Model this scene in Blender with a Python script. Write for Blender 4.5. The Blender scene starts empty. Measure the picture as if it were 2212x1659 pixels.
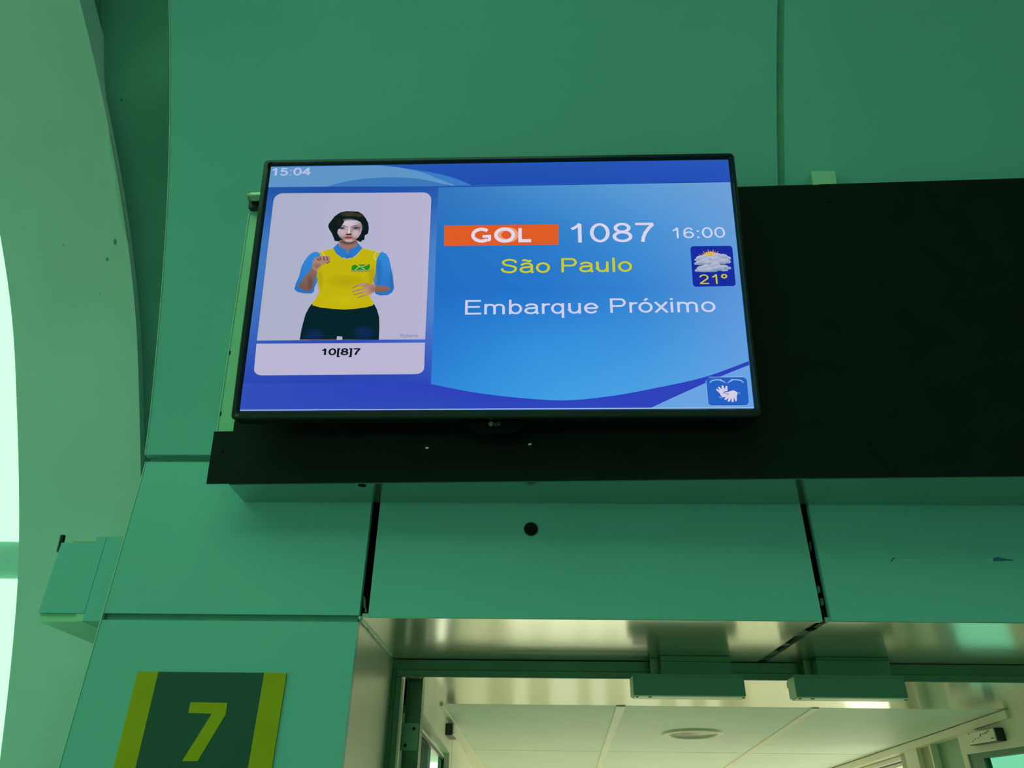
import bpy, bmesh, math, random
import numpy as np
from mathutils import Vector, Matrix
random.seed(7)
S = bpy.context.scene
COL = S.collection
# ---------------------------------------------------------------- camera (x right, y into the gate, z up)
FPX = 1603.08
PITCH, YAW, ROLL = 0.52896392, -0.02555362, 0.01422693
CAM = np.array([0.0, -1.6, 1.65])
def _basis():
    cp, sp, cy, sy = math.cos(PITCH), math.sin(PITCH), math.cos(YAW), math.sin(YAW)
    f = np.array([sy*cp, cy*cp, sp]); r = np.array([cy, -sy, 0.0]); u = np.cross(r, f)
    cr, sr = math.cos(ROLL), math.sin(ROLL)
    return np.array([cr*r + sr*u, -sr*r + cr*u, f])
RB = _basis()
cd = bpy.data.cameras.new('camera'); camo = bpy.data.objects.new('camera', cd); COL.objects.link(camo)
cd.sensor_fit = 'HORIZONTAL'; cd.sensor_width = 36.0; cd.lens = 36.0*FPX/2212.0
cd.clip_start = 0.02; cd.clip_end = 200
camo.matrix_world = Matrix(((RB[0][0], RB[1][0], -RB[2][0], CAM[0]), (RB[0][1], RB[1][1], -RB[2][1], CAM[1]),
                            (RB[0][2], RB[1][2], -RB[2][2], CAM[2]), (0, 0, 0, 1)))
S.camera = camo
# ---------------------------------------------------------------- world: bright hazy sky; exposure
W = bpy.data.worlds.new('sky'); S.world = W; W.use_nodes = True
bg = W.node_tree.nodes['Background']; bg.inputs[0].default_value = (1.0, 1.0, 0.72, 1); bg.inputs[1].default_value = 2.2
S.view_settings.view_transform = 'Standard'; S.view_settings.look = 'None'
S.view_settings.gamma = 1.0; S.view_settings.exposure = 0.0; S.view_settings.use_curve_mapping = False
S.cycles.use_denoising = True
S.cycles.max_bounces = 8; S.cycles.diffuse_bounces = 5; S.cycles.transparent_max_bounces = 24
def portal(loc, rot, sx, sy):
    l = bpy.data.lights.new('daylight_portal', 'AREA'); l.shape = 'RECTANGLE'; l.size = sx; l.size_y = sy
    l.cycles.is_portal = True
    o = bpy.data.objects.new('daylight_portal', l); COL.objects.link(o); o.location = loc; o.rotation_euler = rot
H2 = math.pi/2
portal((-7.1, -4.0, 2.2), (0, -H2, 0), 2.0, 9.0)      # glazed left side of the hall
portal((-2.2, -3.15, 4.75), (0, 0, 0), 5.2, 2.9)         # unseen skylight, added for steep light from the upper left
portal((-3.9, 1.33, 2.3), (-H2, 0, 0), 4.6, 3.6)      # glazing beside the gate
portal((1.0, -9.15, 1.55), (H2, 0, 0), 9.0, .9)        # glazing at the far side of the hall
portal((1.76, 2.6, 1.1), (0, H2, 0), 1.6, 4.2)        # windows of the boarding bridge
portal((.75, 5.2, .88), (-H2, 0, 0), 1.95, 1.65)  # added glazing in the unseen end of the bridge

# ---------------------------------------------------------------- pixel -> point helpers
def ray(x, y): return RB.T @ np.array([(x-1106.0)/FPX, -(y-829.5)/FPX, 1.0])
def onX(x, y, X): d = ray(x, y); return CAM + d*((X-CAM[0])/d[0])
def onY(x, y, Y): d = ray(x, y); return CAM + d*((Y-CAM[1])/d[1])
def onZ(x, y, Z): d = ray(x, y); return CAM + d*((Z-CAM[2])/d[2])
def onP(x, y, p, n): d = ray(x, y); return CAM + d*(np.dot(n, np.array(p)-CAM)/np.dot(n, d))
def A3(*p): return np.array(p, float)

# ---------------------------------------------------------------- object helpers
def obj(name, bm, mat, parent=None, smooth=False):
    me = bpy.data.meshes.new(name)
    bmesh.ops.recalc_face_normals(bm, faces=bm.faces[:])
    bm.to_mesh(me); bm.free()
    o = bpy.data.objects.new(name, me); COL.objects.link(o)
    for m in (mat if isinstance(mat, (list, tuple)) else [mat]): me.materials.append(m)
    if smooth:
        for p in me.polygons: p.use_smooth = True
    if parent is not None: o.parent = parent; o.matrix_parent_inverse = parent.matrix_world.inverted()
    return o
def empty(name, loc=(0, 0, 0)):
    o = bpy.data.objects.new(name, None); COL.objects.link(o); o.location = loc
    o.matrix_world = Matrix.Translation(loc); o.empty_display_size = .05
    return o
def tag(o, label=None, cat=None, group=None, kind=None):
    if label: o['label'] = label
    if cat: o['category'] = cat
    if group: o['group'] = group
    if kind: o['kind'] = kind
    return o
def prism(pts, vec, bm=None):
    bm = bm or bmesh.new(); vec = np.array(vec)
    a = [bm.verts.new(tuple(p)) for p in pts]; b = [bm.verts.new(tuple(np.array(p)+vec)) for p in pts]
    bm.faces.new(a); bm.faces.new(b[::-1]); n = len(a)
    for i in range(n): bm.faces.new((a[i], b[i], b[(i+1) % n], a[(i+1) % n]))
    return bm
def box(x0, x1, y0, y1, z0, z1, bm=None, bev=0.0):
    bm2 = bmesh.new()
    prism([(x0, y0, z0), (x1, y0, z0), (x1, y0, z1), (x0, y0, z1)], (0, y1-y0, 0), bm2)
    if bev: bmesh.ops.bevel(bm2, geom=bm2.edges[:], offset=bev, segments=2, affect='EDGES', profile=.5)
    if bm is None: return bm2
    me = bpy.data.meshes.new('tmp'); bm2.to_mesh(me); bm2.free(); bm.from_mesh(me); bpy.data.meshes.remove(me); return bm
def bevel(bm, off, seg=2):
    bmesh.ops.recalc_face_normals(bm, faces=bm.faces[:])
    bmesh.ops.bevel(bm, geom=bm.edges[:], offset=off, segments=seg, affect='EDGES', profile=.5); return bm
def cyl(p0, p1, r0, r1=None, n=24, bm=None, caps=True):
    bm = bm or bmesh.new(); r1 = r0 if r1 is None else r1
    p0, p1 = Vector(p0), Vector(p1); d = (p1-p0).normalized(); a = d.orthogonal().normalized(); b = d.cross(a)
    A = [bm.verts.new(p0 + (a*math.cos(t)+b*math.sin(t))*r0) for t in [2*math.pi*i/n for i in range(n)]]
    B = [bm.verts.new(p1 + (a*math.cos(t)+b*math.sin(t))*r1) for t in [2*math.pi*i/n for i in range(n)]]
    for i in range(n): bm.faces.new((A[i], A[(i+1) % n], B[(i+1) % n], B[i]))
    if caps: bm.faces.new(A[::-1]); bm.faces.new(B)
    return bm
def loft(loops, bm=None, closed=True, caps=False):
    bm = bm or bmesh.new(); L = [[bm.verts.new(tuple(p)) for p in lp] for lp in loops]; n = len(L[0])
    for a, b in zip(L, L[1:]):
        for i in range(n if closed else n-1): bm.faces.new((a[i], a[(i+1) % n], b[(i+1) % n], b[i]))
    if caps: bm.faces.new(L[0]); bm.faces.new(L[-1][::-1])
    return bm

# ---------------------------------------------------------------- materials
def lin(c): return tuple(((v/255)/12.92 if v/255 <= .04045 else ((v/255+.055)/1.055)**2.4) for v in c[:3])
def mat(name, col, rough=.5, metal=0.0, spec=.5, var=.06, vscale=6.0, bump=0.0, bscale=300.0, coat=0.0, dirt=None):
    m = bpy.data.materials.new(name); m.use_nodes = True; nt = m.node_tree; b = nt.nodes['Principled BSDF']
    b.inputs['Roughness'].default_value = rough; b.inputs['Metallic'].default_value = metal
    b.inputs['Specular IOR Level'].default_value = spec; b.inputs['Coat Weight'].default_value = coat
    tc = nt.nodes.new('ShaderNodeTexCoord'); nz = nt.nodes.new('ShaderNodeTexNoise')
    nz.inputs['Scale'].default_value = vscale; nz.inputs['Detail'].default_value = 5
    nt.links.new(tc.outputs['Object'], nz.inputs['Vector'])
    r = nt.nodes.new('ShaderNodeValToRGB'); r.color_ramp.elements[0].position = .3; r.color_ramp.elements[1].position = .7
    r.color_ramp.elements[0].color = tuple(v*(1-var) for v in col)+(1,); r.color_ramp.elements[1].color = tuple(min(1, v*(1+var)) for v in col)+(1,)
    nt.links.new(nz.outputs['Fac'], r.inputs['Fac'])
    out = r.outputs['Color']
    if dirt:
        n2 = nt.nodes.new('ShaderNodeTexNoise'); n2.inputs['Scale'].default_value = dirt[1]; n2.inputs['Detail'].default_value = 8
        nt.links.new(tc.outputs['Object'], n2.inputs['Vector'])
        r2 = nt.nodes.new('ShaderNodeValToRGB'); r2.color_ramp.elements[0].position = dirt[2]; r2.color_ramp.elements[1].position = dirt[2]+.05
        nt.links.new(n2.outputs['Fac'], r2.inputs['Fac'])
        mx = nt.nodes.new('ShaderNodeMixRGB'); nt.links.new(r2.outputs['Color'], mx.inputs['Fac'])
        nt.links.new(out, mx.inputs['Color1']); mx.inputs['Color2'].default_value = tuple(dirt[0])+(1,); out = mx.outputs['Color']
    nt.links.new(out, b.inputs['Base Color'])
    if bump:
        n3 = nt.nodes.new('ShaderNodeTexNoise'); n3.inputs['Scale'].default_value = bscale; n3.inputs['Detail'].default_value = 2
        nt.links.new(tc.outputs['Object'], n3.inputs['Vector'])
        bp = nt.nodes.new('ShaderNodeBump'); bp.inputs['Strength'].default_value = bump; bp.inputs['Distance'].default_value = .002
        nt.links.new(n3.outputs['Fac'], bp.inputs['Height']); nt.links.new(bp.outputs['Normal'], b.inputs['Normal'])
    return m
def tinted_glass(name, col, gloss=.06, rough=0.0):
    m = bpy.data.materials.new(name); m.use_nodes = True; nt = m.node_tree; nt.nodes.clear()
    t = nt.nodes.new('ShaderNodeBsdfTransparent'); t.inputs[0].default_value = tuple(col)+(1,)
    g = nt.nodes.new('ShaderNodeBsdfGlossy'); g.inputs['Roughness'].default_value = rough
    mi = nt.nodes.new('ShaderNodeMixShader'); o = nt.nodes.new('ShaderNodeOutputMaterial')
    mi.inputs[0].default_value = gloss
    nt.links.new(t.outputs[0], mi.inputs[1]); nt.links.new(g.outputs[0], mi.inputs[2]); nt.links.new(mi.outputs[0], o.inputs[0])
    return m
def emit(name, attr=True, col=(1, 1, 1), strength=1.0):
    m = bpy.data.materials.new(name); m.use_nodes = True; nt = m.node_tree; nt.nodes.clear()
    e = nt.nodes.new('ShaderNodeEmission'); e.inputs[1].default_value = strength; o = nt.nodes.new('ShaderNodeOutputMaterial')
    a = nt.nodes.new('ShaderNodeAttribute'); a.attribute_name = 'Col'; nt.links.new(a.outputs['Color'], e.inputs[0])
    t = nt.nodes.new('ShaderNodeBsdfTransparent'); mi = nt.nodes.new('ShaderNodeMixShader')
    nt.links.new(a.outputs['Alpha'], mi.inputs[0]); nt.links.new(t.outputs[0], mi.inputs[1]); nt.links.new(e.outputs[0], mi.inputs[2])
    nt.links.new(mi.outputs[0], o.inputs[0]); return m

M_panel = mat('panel_paint', (.24, .565, .64), .38, spec=.35, var=.03, vscale=3, bump=.05, bscale=900)
M_edge = mat('panel_edge', (.50, .70, .64), .3, spec=.5, var=.03)
M_rib = mat('plaster_rib', (.68, .84, .92), .7, spec=.2, var=.04, vscale=4, bump=.1, bscale=120, dirt=((.40, .58, .48), 7, .74))
M_recess = mat('recess_shade_plaster', (.15, .34, .32), .8, spec=.15, var=.08, vscale=5)  # plaster colour darkened to stand in for shade in the recess
M_seal = mat('grey_sealant', (.17, .38, .34), .7, spec=.2, var=.12, vscale=30)
M_gap = mat('gap_backing', (.012, .014, .012), .8, spec=.1, var=.2)
M_smear = mat('dried_sealant', (.10, .17, .12), .6, var=.35, vscale=70, bump=.6, bscale=120)
M_jamb = mat('jamb_sheet', (.62, .62, .52), .32, metal=.25, var=.04, vscale=3)
M_alu = mat('satin_aluminium', (.84, .86, .74), .19, metal=.7, spec=.5, var=.05, vscale=2, bump=.03, bscale=40)
M_strip = mat('polished_strip', (.86, .87, .76), .17, metal=.8, var=.03, vscale=2, bump=.05, bscale=9)
M_frame = mat('green_anodised_frame', (.10, .22, .15), .42, metal=.3, var=.08, vscale=8)
M_frame2 = mat('channel_metal', (.12, .19, .13), .35, metal=.6, var=.25, vscale=25)
M_plate = mat('bracket_metal', (.25, .42, .30), .35, metal=.4, var=.05)
M_cream = mat('cream_paint', (.84, .82, .68), .45, spec=.4, var=.03, vscale=5)
M_ceil = mat('bridge_ceiling', (.78, .88, .78), .55, spec=.3, var=.03, vscale=4)
M_white = mat('white_cover', (.86, .84, .70), .4, var=.03)
M_black = mat('black_plastic', (.010, .012, .011), .35, spec=.5, var=.1)
M_board = mat('black_board', (.005, .010, .010), .6, spec=.18, var=.15, vscale=12, bump=.06, bscale=600)
M_bezel = mat('bezel_plastic', (.010, .016, .014), .22, spec=.5, var=.1)
M_back = mat('tv_back_plastic', (.003, .004, .004), .6, spec=.08, var=.1)
M_house = mat('white_housing', (.42, .72, .58), .30, spec=.6, var=.05, vscale=4, dirt=((.20, .36, .26), 9, .70))
M_under = mat('housing_underside', (.42, .56, .50), .13, metal=.75, spec=.8, var=.05)
M_chrome = mat('zinc_rail', (.60, .66, .58), .22, metal=.9, var=.08)
M_brass = mat('rail_cap', (.50, .48, .26), .35, metal=.5, var=.1)
M_sensor = mat('sensor_housing', (.13, .28, .24), .4, spec=.4, var=.04)
M_sdark = mat('sign_dark', (.032, .10, .088), .55, spec=.25, var=.05, vscale=8)
M_syel = mat('sign_yellow', (.56, .42, .008), .55, spec=.25, var=.05, vscale=8)
M_tape = mat('blue_tape', (.03, .18, .35), .6, var=.1)
M_scuff = mat('tape_residue', (.34, .66, .56), .7, var=.1)
M_dark = mat('dark_mark', (.02, .04, .03), .8, var=.2)
M_floor = mat('terrazzo_floor', (.22, .23, .24), .35, spec=.4, var=.12, vscale=40)
M_bfloor = mat('bridge_floor', (.74, .74, .66), .5, var=.1, vscale=20)
M_tan = mat('tan_recess', (.42, .42, .30), .5, var=.05)
M_wallw = mat('hall_wall_paint', (.60, .62, .66), .6, var=.04)
M_green = tinted_glass('green_glass', (.565, .955, .735), .02)
M_clear = tinted_glass('clear_glass', (.97, .99, .97), .04)
M_teal = tinted_glass('teal_glass', (.30, .58, .52), .05)
M_slit = tinted_glass('dimmed_slit_glass', (.56, .58, .52), .04)
M_print = emit('screen_print')
M_printoff = mat('grey_mark', (.16, .22, .20), .5, var=.05)

# ================================================================ SETTING
# ---- hall shell
hall_floor = obj('floor', box(-7, 7, -9, 1.45, -.12, 0), M_floor); tag(hall_floor, kind='structure')
cl_ = empty('ceiling', (0, -5, 4.7)); tag(cl_, kind='structure')
SKX0, SKX1, SKY0, SKY1 = -4.8, .4, -4.6, -1.7
for a_ in ((-7, 7, -9, SKY0), (-7, 7, SKY1, -1.31), (-7, SKX0, SKY0, SKY1), (SKX1, 7, SKY0, SKY1)): obj('ceiling_panel', box(a_[0], a_[1], a_[2], a_[3], 4.62, 4.72), M_wallw, cl_)
obj('added_skylight_pane', box(SKX0, SKX1, SKY0, SKY1, 4.66, 4.666), M_green, cl_)
wr = empty('wall_right'); tag(wr, kind='structure'); obj('wall_panel', box(7, 7.12, -9, 1.45, 0, 4.8), M_wallw, wr)
wb = empty('wall_back', (1, -9, 0)); tag(wb, kind='structure')
for a in ((-7, -3.5, 0, 4.8), (5.5, 7, 0, 4.8), (-3.5, 5.5, 0, 1.1), (-3.5, 5.5, 2.0, 4.8)): obj('wall_panel', box(a[0], a[1], -9.12, -9, a[2], a[3]), M_wallw, wb)
w2 = empty('window_2', (1, -9.05, 1.1)); tag(w2, kind='structure')
for i in range(4):
    obj('pane', box(-3.5+i*2.25+.03, -3.5+(i+1)*2.25-.03, -9.064, -9.058, 1.13, 1.97), M_green, w2)
    obj('mullion', box(-3.5+i*2.25-.03, -3.5+i*2.25+.03, -9.1, -9.02, 1.1, 2.0), M_frame, w2)
wl = empty('wall_left', (-7, -4, 0)); tag(wl, kind='structure')
for a in ((-9, 1.45, 0, 1.2), (-9, 1.45, 3.2, 4.8), (-9, -8.55, 1.2, 3.2), (.5, 1.45, 1.2, 3.2)): obj('wall_panel', box(-7.12, -7, a[0], a[1], a[2], a[3]), M_wallw, wl)
w3 = empty('window_3', (-7.05, -4, 1.2)); tag(w3, kind='structure')
for i in range(5):
    y0 = -8.55+i*1.81
    obj('pane', box(-7.066, -7.06, y0+.03, y0+1.78, 1.2, 3.2), M_green, w3)
    obj('mullion', box(-7.1, -7.02, y0-.03, y0+.03, 1.2, 3.2), M_frame, w3)

# ---- glazing beside the gate with its round transom
w1 = empty('window_1', (-3.9, 1.4, .4)); tag(w1, kind='structure')
for i in range(3): obj('pane', box(-6.95+i*1.93, -6.95+(i+1)*1.93-.02, 1.40, 1.406, .4, 4.6), M_green, w1)
obj('sill_wall', box(-7, -1.15, 1.32, 1.45, 0, .4), M_wallw, w1)
tz0, tz1 = onY(20, 1238, 1.25)[2], onY(20, 1160, 1.25)[2]
obj('transom_tube', cyl((-7, 1.25+.07, (tz0+tz1)/2), (-1.1, 1.25+.07, (tz0+tz1)/2), abs(tz1-tz0)/2, n=40), M_rib, w1, True)
for o in w1.children:
    if o.name.startswith('transom'):
        for p in o.data.polygons: p.use_smooth = len(p.vertices) == 4

# ---- vault profile of the gate wall
GZ = [0.0, 2.36, 2.472, 2.688, 2.931, 3.045, 3.192, 3.257, 3.412, 3.60, 3.80, 4.02]
GY = [0.0, 0.0, -.037, -.114, -.212, -.268, -.345, -.382, -.478, -.62, -.86, -1.30]
def gy(z): return float(np.interp(z, GZ, GY))
_z = np.linspace(2.36, 4.02, 60); _y = np.array([gy(z) for z in _z])
k = np.ones(9)/9; _ys = np.convolve(np.pad(_y, 4, mode='edge'), k, 'valid'); _ys[0] = 0
def gys(z): return float(np.interp(z, _z, _ys)) if z > 2.36 else 0.0
def vault_sheet(x0, x1, z0, z1, off, thick, fy, n=40):
    """curved slab between x0 and x1 following y = fy(z)+off, thickness away from the hall"""
    zs = np.linspace(z0, z1, n); bm = bmesh.new()
    ring = [(fy(z)+off, z) for z in zs] + [(fy(z)+off+thick, z) for z in zs[::-1]]
    return prism([(x0, y, z) for y, z in ring], (x1-x0, 0, 0), bm)
XL = -.907
wf = empty('wall_front', (0, 0, 0)); tag(wf, kind='structure')
zs_d, zs_u = 2.013, 2.376       # door soffit level, upper horizontal joint
gapz = .014
# upper vault panels and lower flat panels, each a piece of its own
p_up = obj('panel', vault_sheet(XL, .6165, zs_u+.007, 4.02, 0, .018, gys), M_panel, wf)
obj('panel', vault_sheet(.6345, 3.2, zs_u+.007, 4.02, 0, .018, gys), M_panel, wf)
obj('panel', box(XL, -.3585, 0, .018, zs_d+.004, zs_u-.006), M_panel, wf)
fas = obj('panel', box(-.339, .6155, 0, .018, zs_d, zs_u-.006), M_panel, wf)
obj('panel', box(.6345, 3.2, 0, .018, zs_d, zs_u-.006), M_panel, wf)
obj('panel', box(XL, -.3585, 0, .018, 0, zs_d-gapz+.004), M_panel, wf)
obj('panel', box(1.62, 3.2, 0, .018, 0, zs_d-.01), M_panel, wf)
# bright folded edges on the exposed left side
obj('edge_trim', vault_sheet(XL-.0025, XL-.0003, zs_u+.007, 4.02, -.0012, .022, gys), M_edge, wf)
obj('edge_trim', box(XL-.0025, XL-.0003, -.0012, .02, 0, zs_u-.006), M_edge, wf)
# recessed joints
obj('joint_strip', vault_sheet(.6167, .6343, zs_u+.0072, 4.02, .006, .011, gys), M_seal, wf)
obj('joint_strip', box(XL+.003, 3.2, .0105, .0175, zs_u-.0058, zs_u+.0068), M_seal, wf)
obj('joint_strip', box(XL+.003, -.362, .0105, .0175, zs_d-.0098, zs_d+.0038), M_seal, wf)
obj('gap_backing', box(-.40, -.30, .085, .09, zs_d+.001, zs_u-.02), M_gap, wf)
obj('gap_backing', box(.58, .68, .085, .09, zs_d+.001, zs_u-.02), M_gap, wf)
obj('gap_side', box(-.3580, -.3565, .02, .085, zs_d, zs_u-.02), M_gap, wf)
obj('gap_side', box(-.3405, -.339, .02, .085, zs_d, zs_u-.02), M_gap, wf)
obj('gap_side', box(.6155, .617, .02, .085, zs_d, zs_u-.02), M_gap, wf)
obj('gap_side', box(.633, .6345, .02, .085, zs_d, zs_u-.02), M_gap, wf)
def blob(name, pts, vec, m, parent): return obj(name, prism(pts, vec), m, parent)
# dried sealant left inside the open joints
for (px, py, w, h) in ((1751, 1180, 4, 22), (1769, 1273, 7, 16), (1776, 1300, 7, 16), (787, 1300, 5, 26), (790, 1318, 4, 10)):
    q = [onY(px+dx*w/2, py+dy*h/2, .012) for dx, dy in ((-1, -1), (.4, -.9), (1, .2), (.8, 1), (-.7, .9), (-1, .1))]
    blob('sealant_smear', q, (0, .01, 0), M_smear, wf)
# backing structure behind the panels
obj('backing_frame', box(-.80, -.41, .03, .06, .0, 2.36), M_gap, wf)
# fascia hole, scuff, scratch
h = onY(1147, 1143, 0)
hb = cyl((h[0], -.0012, h[2]), (h[0], .004, h[2]), .0152, n=32)
obj('cable_hole', hb, M_gap, fas)
obj('hole_rim', loft([[(h[0]+math.cos(t)*r, -.0008-.0008*(j == 1), h[2]+math.sin(t)*r) for t in np.linspace(0, 2*math.pi, 32, endpoint=False)] for j, r in enumerate((.0172, .0163, .0152))]), M_seal, fas)
s0 = [onY(x, y, -.0006) for x, y in ((1938, 1211), (1950, 1207), (1975, 1208), (1990, 1210), (1970, 1212), (1948, 1212))]
blob('residue_streak', s0, (0, .0005, 0), M_scuff, wf)
s0 = [onY(x, y, -.0006) for x, y in ((1924, 1211), (1933, 1203), (1934, 1204), (1925, 1213))]
blob('scratch_mark', s0, (0, .0005, 0), M_dark, wf)
s0 = [onY(x, y, -.0008) for x, y in ((2127, 1209), (2140, 1206), (2146, 1212), (2132, 1213))]
blob('residue_streak', s0, (0, .0005, 0), M_scuff, wf)

# ---- plaster rib and recess to the left of the gate wall
RZ = [0.0, 1.2, 1.78, 2.0, 2.18, 2.36, 2.52, 2.73, 2.94, 3.05, 3.16, 3.29, 3.38, 3.5, 3.62]
RY = [1.05, .86, .655, .575, .50, .41, .30, .17, .02, -.10, -.23, -.39, -.52, -.75, -1.05]
_rz = np.linspace(0, 3.62, 120); _ry = np.array([np.interp(z, RZ, RY) for z in _rz]); _rs = np.convolve(np.pad(_ry, 6, mode='edge'), np.ones(13)/13, 'valid')
_rs[:6] = _ry[:6]; _rs[-6:] = _ry[-6:]
def ry(z): return float(np.interp(z, _rz, _rs))
wrib = empty('wall_rib', (-1.27, .9, 0)); tag(wrib, kind='structure')
bm = vault_sheet(-1.452, -1.10, 0, 3.62, 0, .14, ry, 90)
obj('rib', bm, M_rib, wrib)
def rec(z): return ry(z)+.0
_zz = np.linspace(0, 3.62, 90); bm = bmesh.new()
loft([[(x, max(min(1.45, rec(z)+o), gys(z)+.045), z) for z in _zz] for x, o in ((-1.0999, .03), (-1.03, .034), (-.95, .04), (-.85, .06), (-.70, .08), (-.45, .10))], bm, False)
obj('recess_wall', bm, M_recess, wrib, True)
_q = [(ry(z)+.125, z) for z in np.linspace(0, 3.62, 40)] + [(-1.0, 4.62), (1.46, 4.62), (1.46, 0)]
obj('cavity_light_block', prism([(-1.101, y, z) for y, z in _q], (-.02, 0, 0)), M_recess, wrib)  # hidden wall added to keep window light out of the cavity
# chipped plaster lip along the rib's edge
bm = bmesh.new()
ed = [(236, 285), (240, 330), (245, 365), (250, 395), (255, 420), (259, 450), (262, 480), (265, 505)]
lp = []
for i, (x, y) in enumerate(ed):
    P = onX(x, y, -1.10); yy = ry(P[2]); wdt = (.004, .009, .006, .012, .008, .011, .007, .003)[i]
    lp.append([(-1.0995, yy-.004, P[2]), (-1.0995-wdt, yy-.003, P[2]), (-1.0995-wdt, yy+.01, P[2]), (-1.0995, yy+.01, P[2])])
loft(lp, bm, True, True); obj('chipped_lip', bm, M_edge, wrib)
def on_rib(x, y, fy, off=0.0):
    d = ray(x, y); t0, t1 = .5, 6.0
    f = lambda t: (CAM+d*t)[1] - fy((CAM+d*t)[2]) - off
    for _ in range(60):
        tm = (t0+t1)/2
        if f(tm) < 0: t0 = tm
        else: t1 = tm
    return CAM+d*t0
for (x, y, w, h, hid) in ((248, 522, 6, 13, 0), (231, 560, 5, 7, 0), (215, 634, 2, 3, 0), (268, 441, 3, 10, 0), (262, 215, 3, 3, 1), (137, 529, 5, 2, 0), (161, 1217, 3, 4, 0)):
    q = [on_rib(x+math.cos(t)*w/2, y+math.sin(t)*h/2, rec if hid else ry, .028 if hid else -.0015) for t in np.linspace(0, 2*math.pi, 9)[:-1]]
    blob('plaster_mark', q, (0, .001, 0), M_seal if not hid else M_dark, wrib)

# ---- unseen walls added to keep light out of the void behind the gate wall
ws = empty('wall_light_block', (0, 1.4, 0)); tag(ws, kind='structure')
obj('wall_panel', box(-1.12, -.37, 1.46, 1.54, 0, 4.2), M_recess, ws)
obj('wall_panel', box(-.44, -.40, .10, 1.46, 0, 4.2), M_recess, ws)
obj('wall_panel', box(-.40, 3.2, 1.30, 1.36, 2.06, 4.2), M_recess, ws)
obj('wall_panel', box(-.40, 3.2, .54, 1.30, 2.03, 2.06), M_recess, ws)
obj('wall_panel', box(-7.1, 7.1, -1.32, 1.54, 4.62, 4.72), M_wallw, ws)
obj('wall_panel', box(3.2, 7.1, 0, .06, 0, 4.7), M_wallw, ws)

# ---- doorway: soffit, jamb, frame
YF = .46
d1 = empty('door_1', (.6, .3, 0)); tag(d1, kind='structure')
obj('soffit_panel', box(-.356, .604, .0185, YF+.01, zs_d-.0002, zs_d+.012), M_alu, d1)
obj('soffit_panel', box(.628, 3.2, .0185, YF+.01, zs_d-.0002, zs_d+.012), M_alu, d1)
obj('soffit_panel', box(-.356, .604, .001, .0184, zs_d-.0015, zs_d-.0002), M_alu, d1)
obj('soffit_panel', box(.628, 3.2, .001, .0184, zs_d-.0015, zs_d-.0002), M_alu, d1)
obj('soffit_gap', box(.600, .632, .0185, YF+.01, zs_d+.013, zs_d+.03), M_gap, d1)
random.seed(3)
for y0, y1 in ((.025, .075), (.10, .16), (.24, .27), (.33, .41)):       # broken strips of sealant in the open soffit joint
    obj('sealant_smear', prism([(.6042, y0, zs_d+.004), (.627, y0+.02, zs_d+.004), (.6278, y1, zs_d+.004), (.612, y1+.015, zs_d+.004), (.6042, y1-.01, zs_d+.004)], (0, 0, .006)), M_smear, d1)
obj('jamb_panel', box(-.372, -.3586, .0185, YF+.01, 0, zs_d-.0005), M_jamb, d1)
lp = []
for i in range(26):      # lumpy sealant bead along the corner of soffit and jamb
    y = -.001+i*(YF-.03)/25; r = .0045+random.uniform(-.0015, .0022)
    cx, cz = -.3565, zs_d-.0015
    lp.append([(cx+r*math.cos(t)+.001, y, cz+r*math.sin(t)) for t in np.linspace(0, 2*math.pi, 7)[:-1]])
obj('sealant_bead', loft(lp, caps=True), M_edge, d1, True)
obj('jamb_panel', box(1.62, 1.70, .0185, .66, 0, zs_d-.0005), M_jamb, d1)
obj('jamb_panel', box(1.70, 3.2, .60, .66, 0, 2.03), M_jamb, d1)
# frame header: two stepped members
obj('frame_header', box(-.372, 3.2, YF+.012, YF+.07, 1.984, zs_d-.002, bev=.002), M_frame, d1)
obj('frame_header', box(-.345, 3.2, YF, YF+.0118, 1.9665, 1.9835, bev=.0015), M_frame, d1)
obj('frame_jamb', box(-.3585, -.345, YF+.012, YF+.07, 0, 1.99, bev=.002), M_frame, d1)
obj('frame_jamb', box(-.345, -.3295, YF, YF+.03, 0, 1.9664, bev=.0015), M_frame, d1)
# channel post behind the frame with its bolted plate
YP = .60
xa, xb = onY(878, 1500, YP)[0], onY(912, 1500, YP)[0]
zt = onY(890, 1464, YP)[2]
ch = bmesh.new()
pr = [(xa, YP), (xa+.005, YP), (xa+.006, YP+.006), (xb-.006, YP+.006), (xb-.005, YP), (xb, YP), (xb, YP+.05), (xa, YP+.05)]
prism([(x, y, 0) for x, y in pr], (0, 0, zt), ch); obj('channel_post', ch, M_frame2, d1)
for k_ in (.35, .62): obj('channel_groove', box(xa+(xb-xa)*k_, xa+(xb-xa)*k_+.0012, YP+.0052, YP+.0062, 0, zt-.004), M_frame, d1)
obj('channel_clip', box(xa+.008, xb-.008, YP+.001, YP+.005, zt-.002, zt+.006, bev=.001), M_alu, d1)
pz0, pz1 = onY(880, 1622, YP-.003)[2], onY(890, 1562, YP-.003)[2]
pl = obj('bolted_plate', box(xa-.006, xb-.003, YP-.004, YP-.001, pz0, pz1, bev=.0006), M_plate, d1)
for (x, y) in ((894, 1574), (875, 1610)):
    c = onY(x, y, YP-.0045); obj('bolt_hole', cyl((c[0], YP-.0048, c[2]), (c[0], YP-.0036, c[2]), .0042, n=20), M_gap, pl)
obj('frame_lip', box(xa-.014, xa-.011, YP-.02, YP+.03, 0, zt+.004), M_alu, d1)

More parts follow.
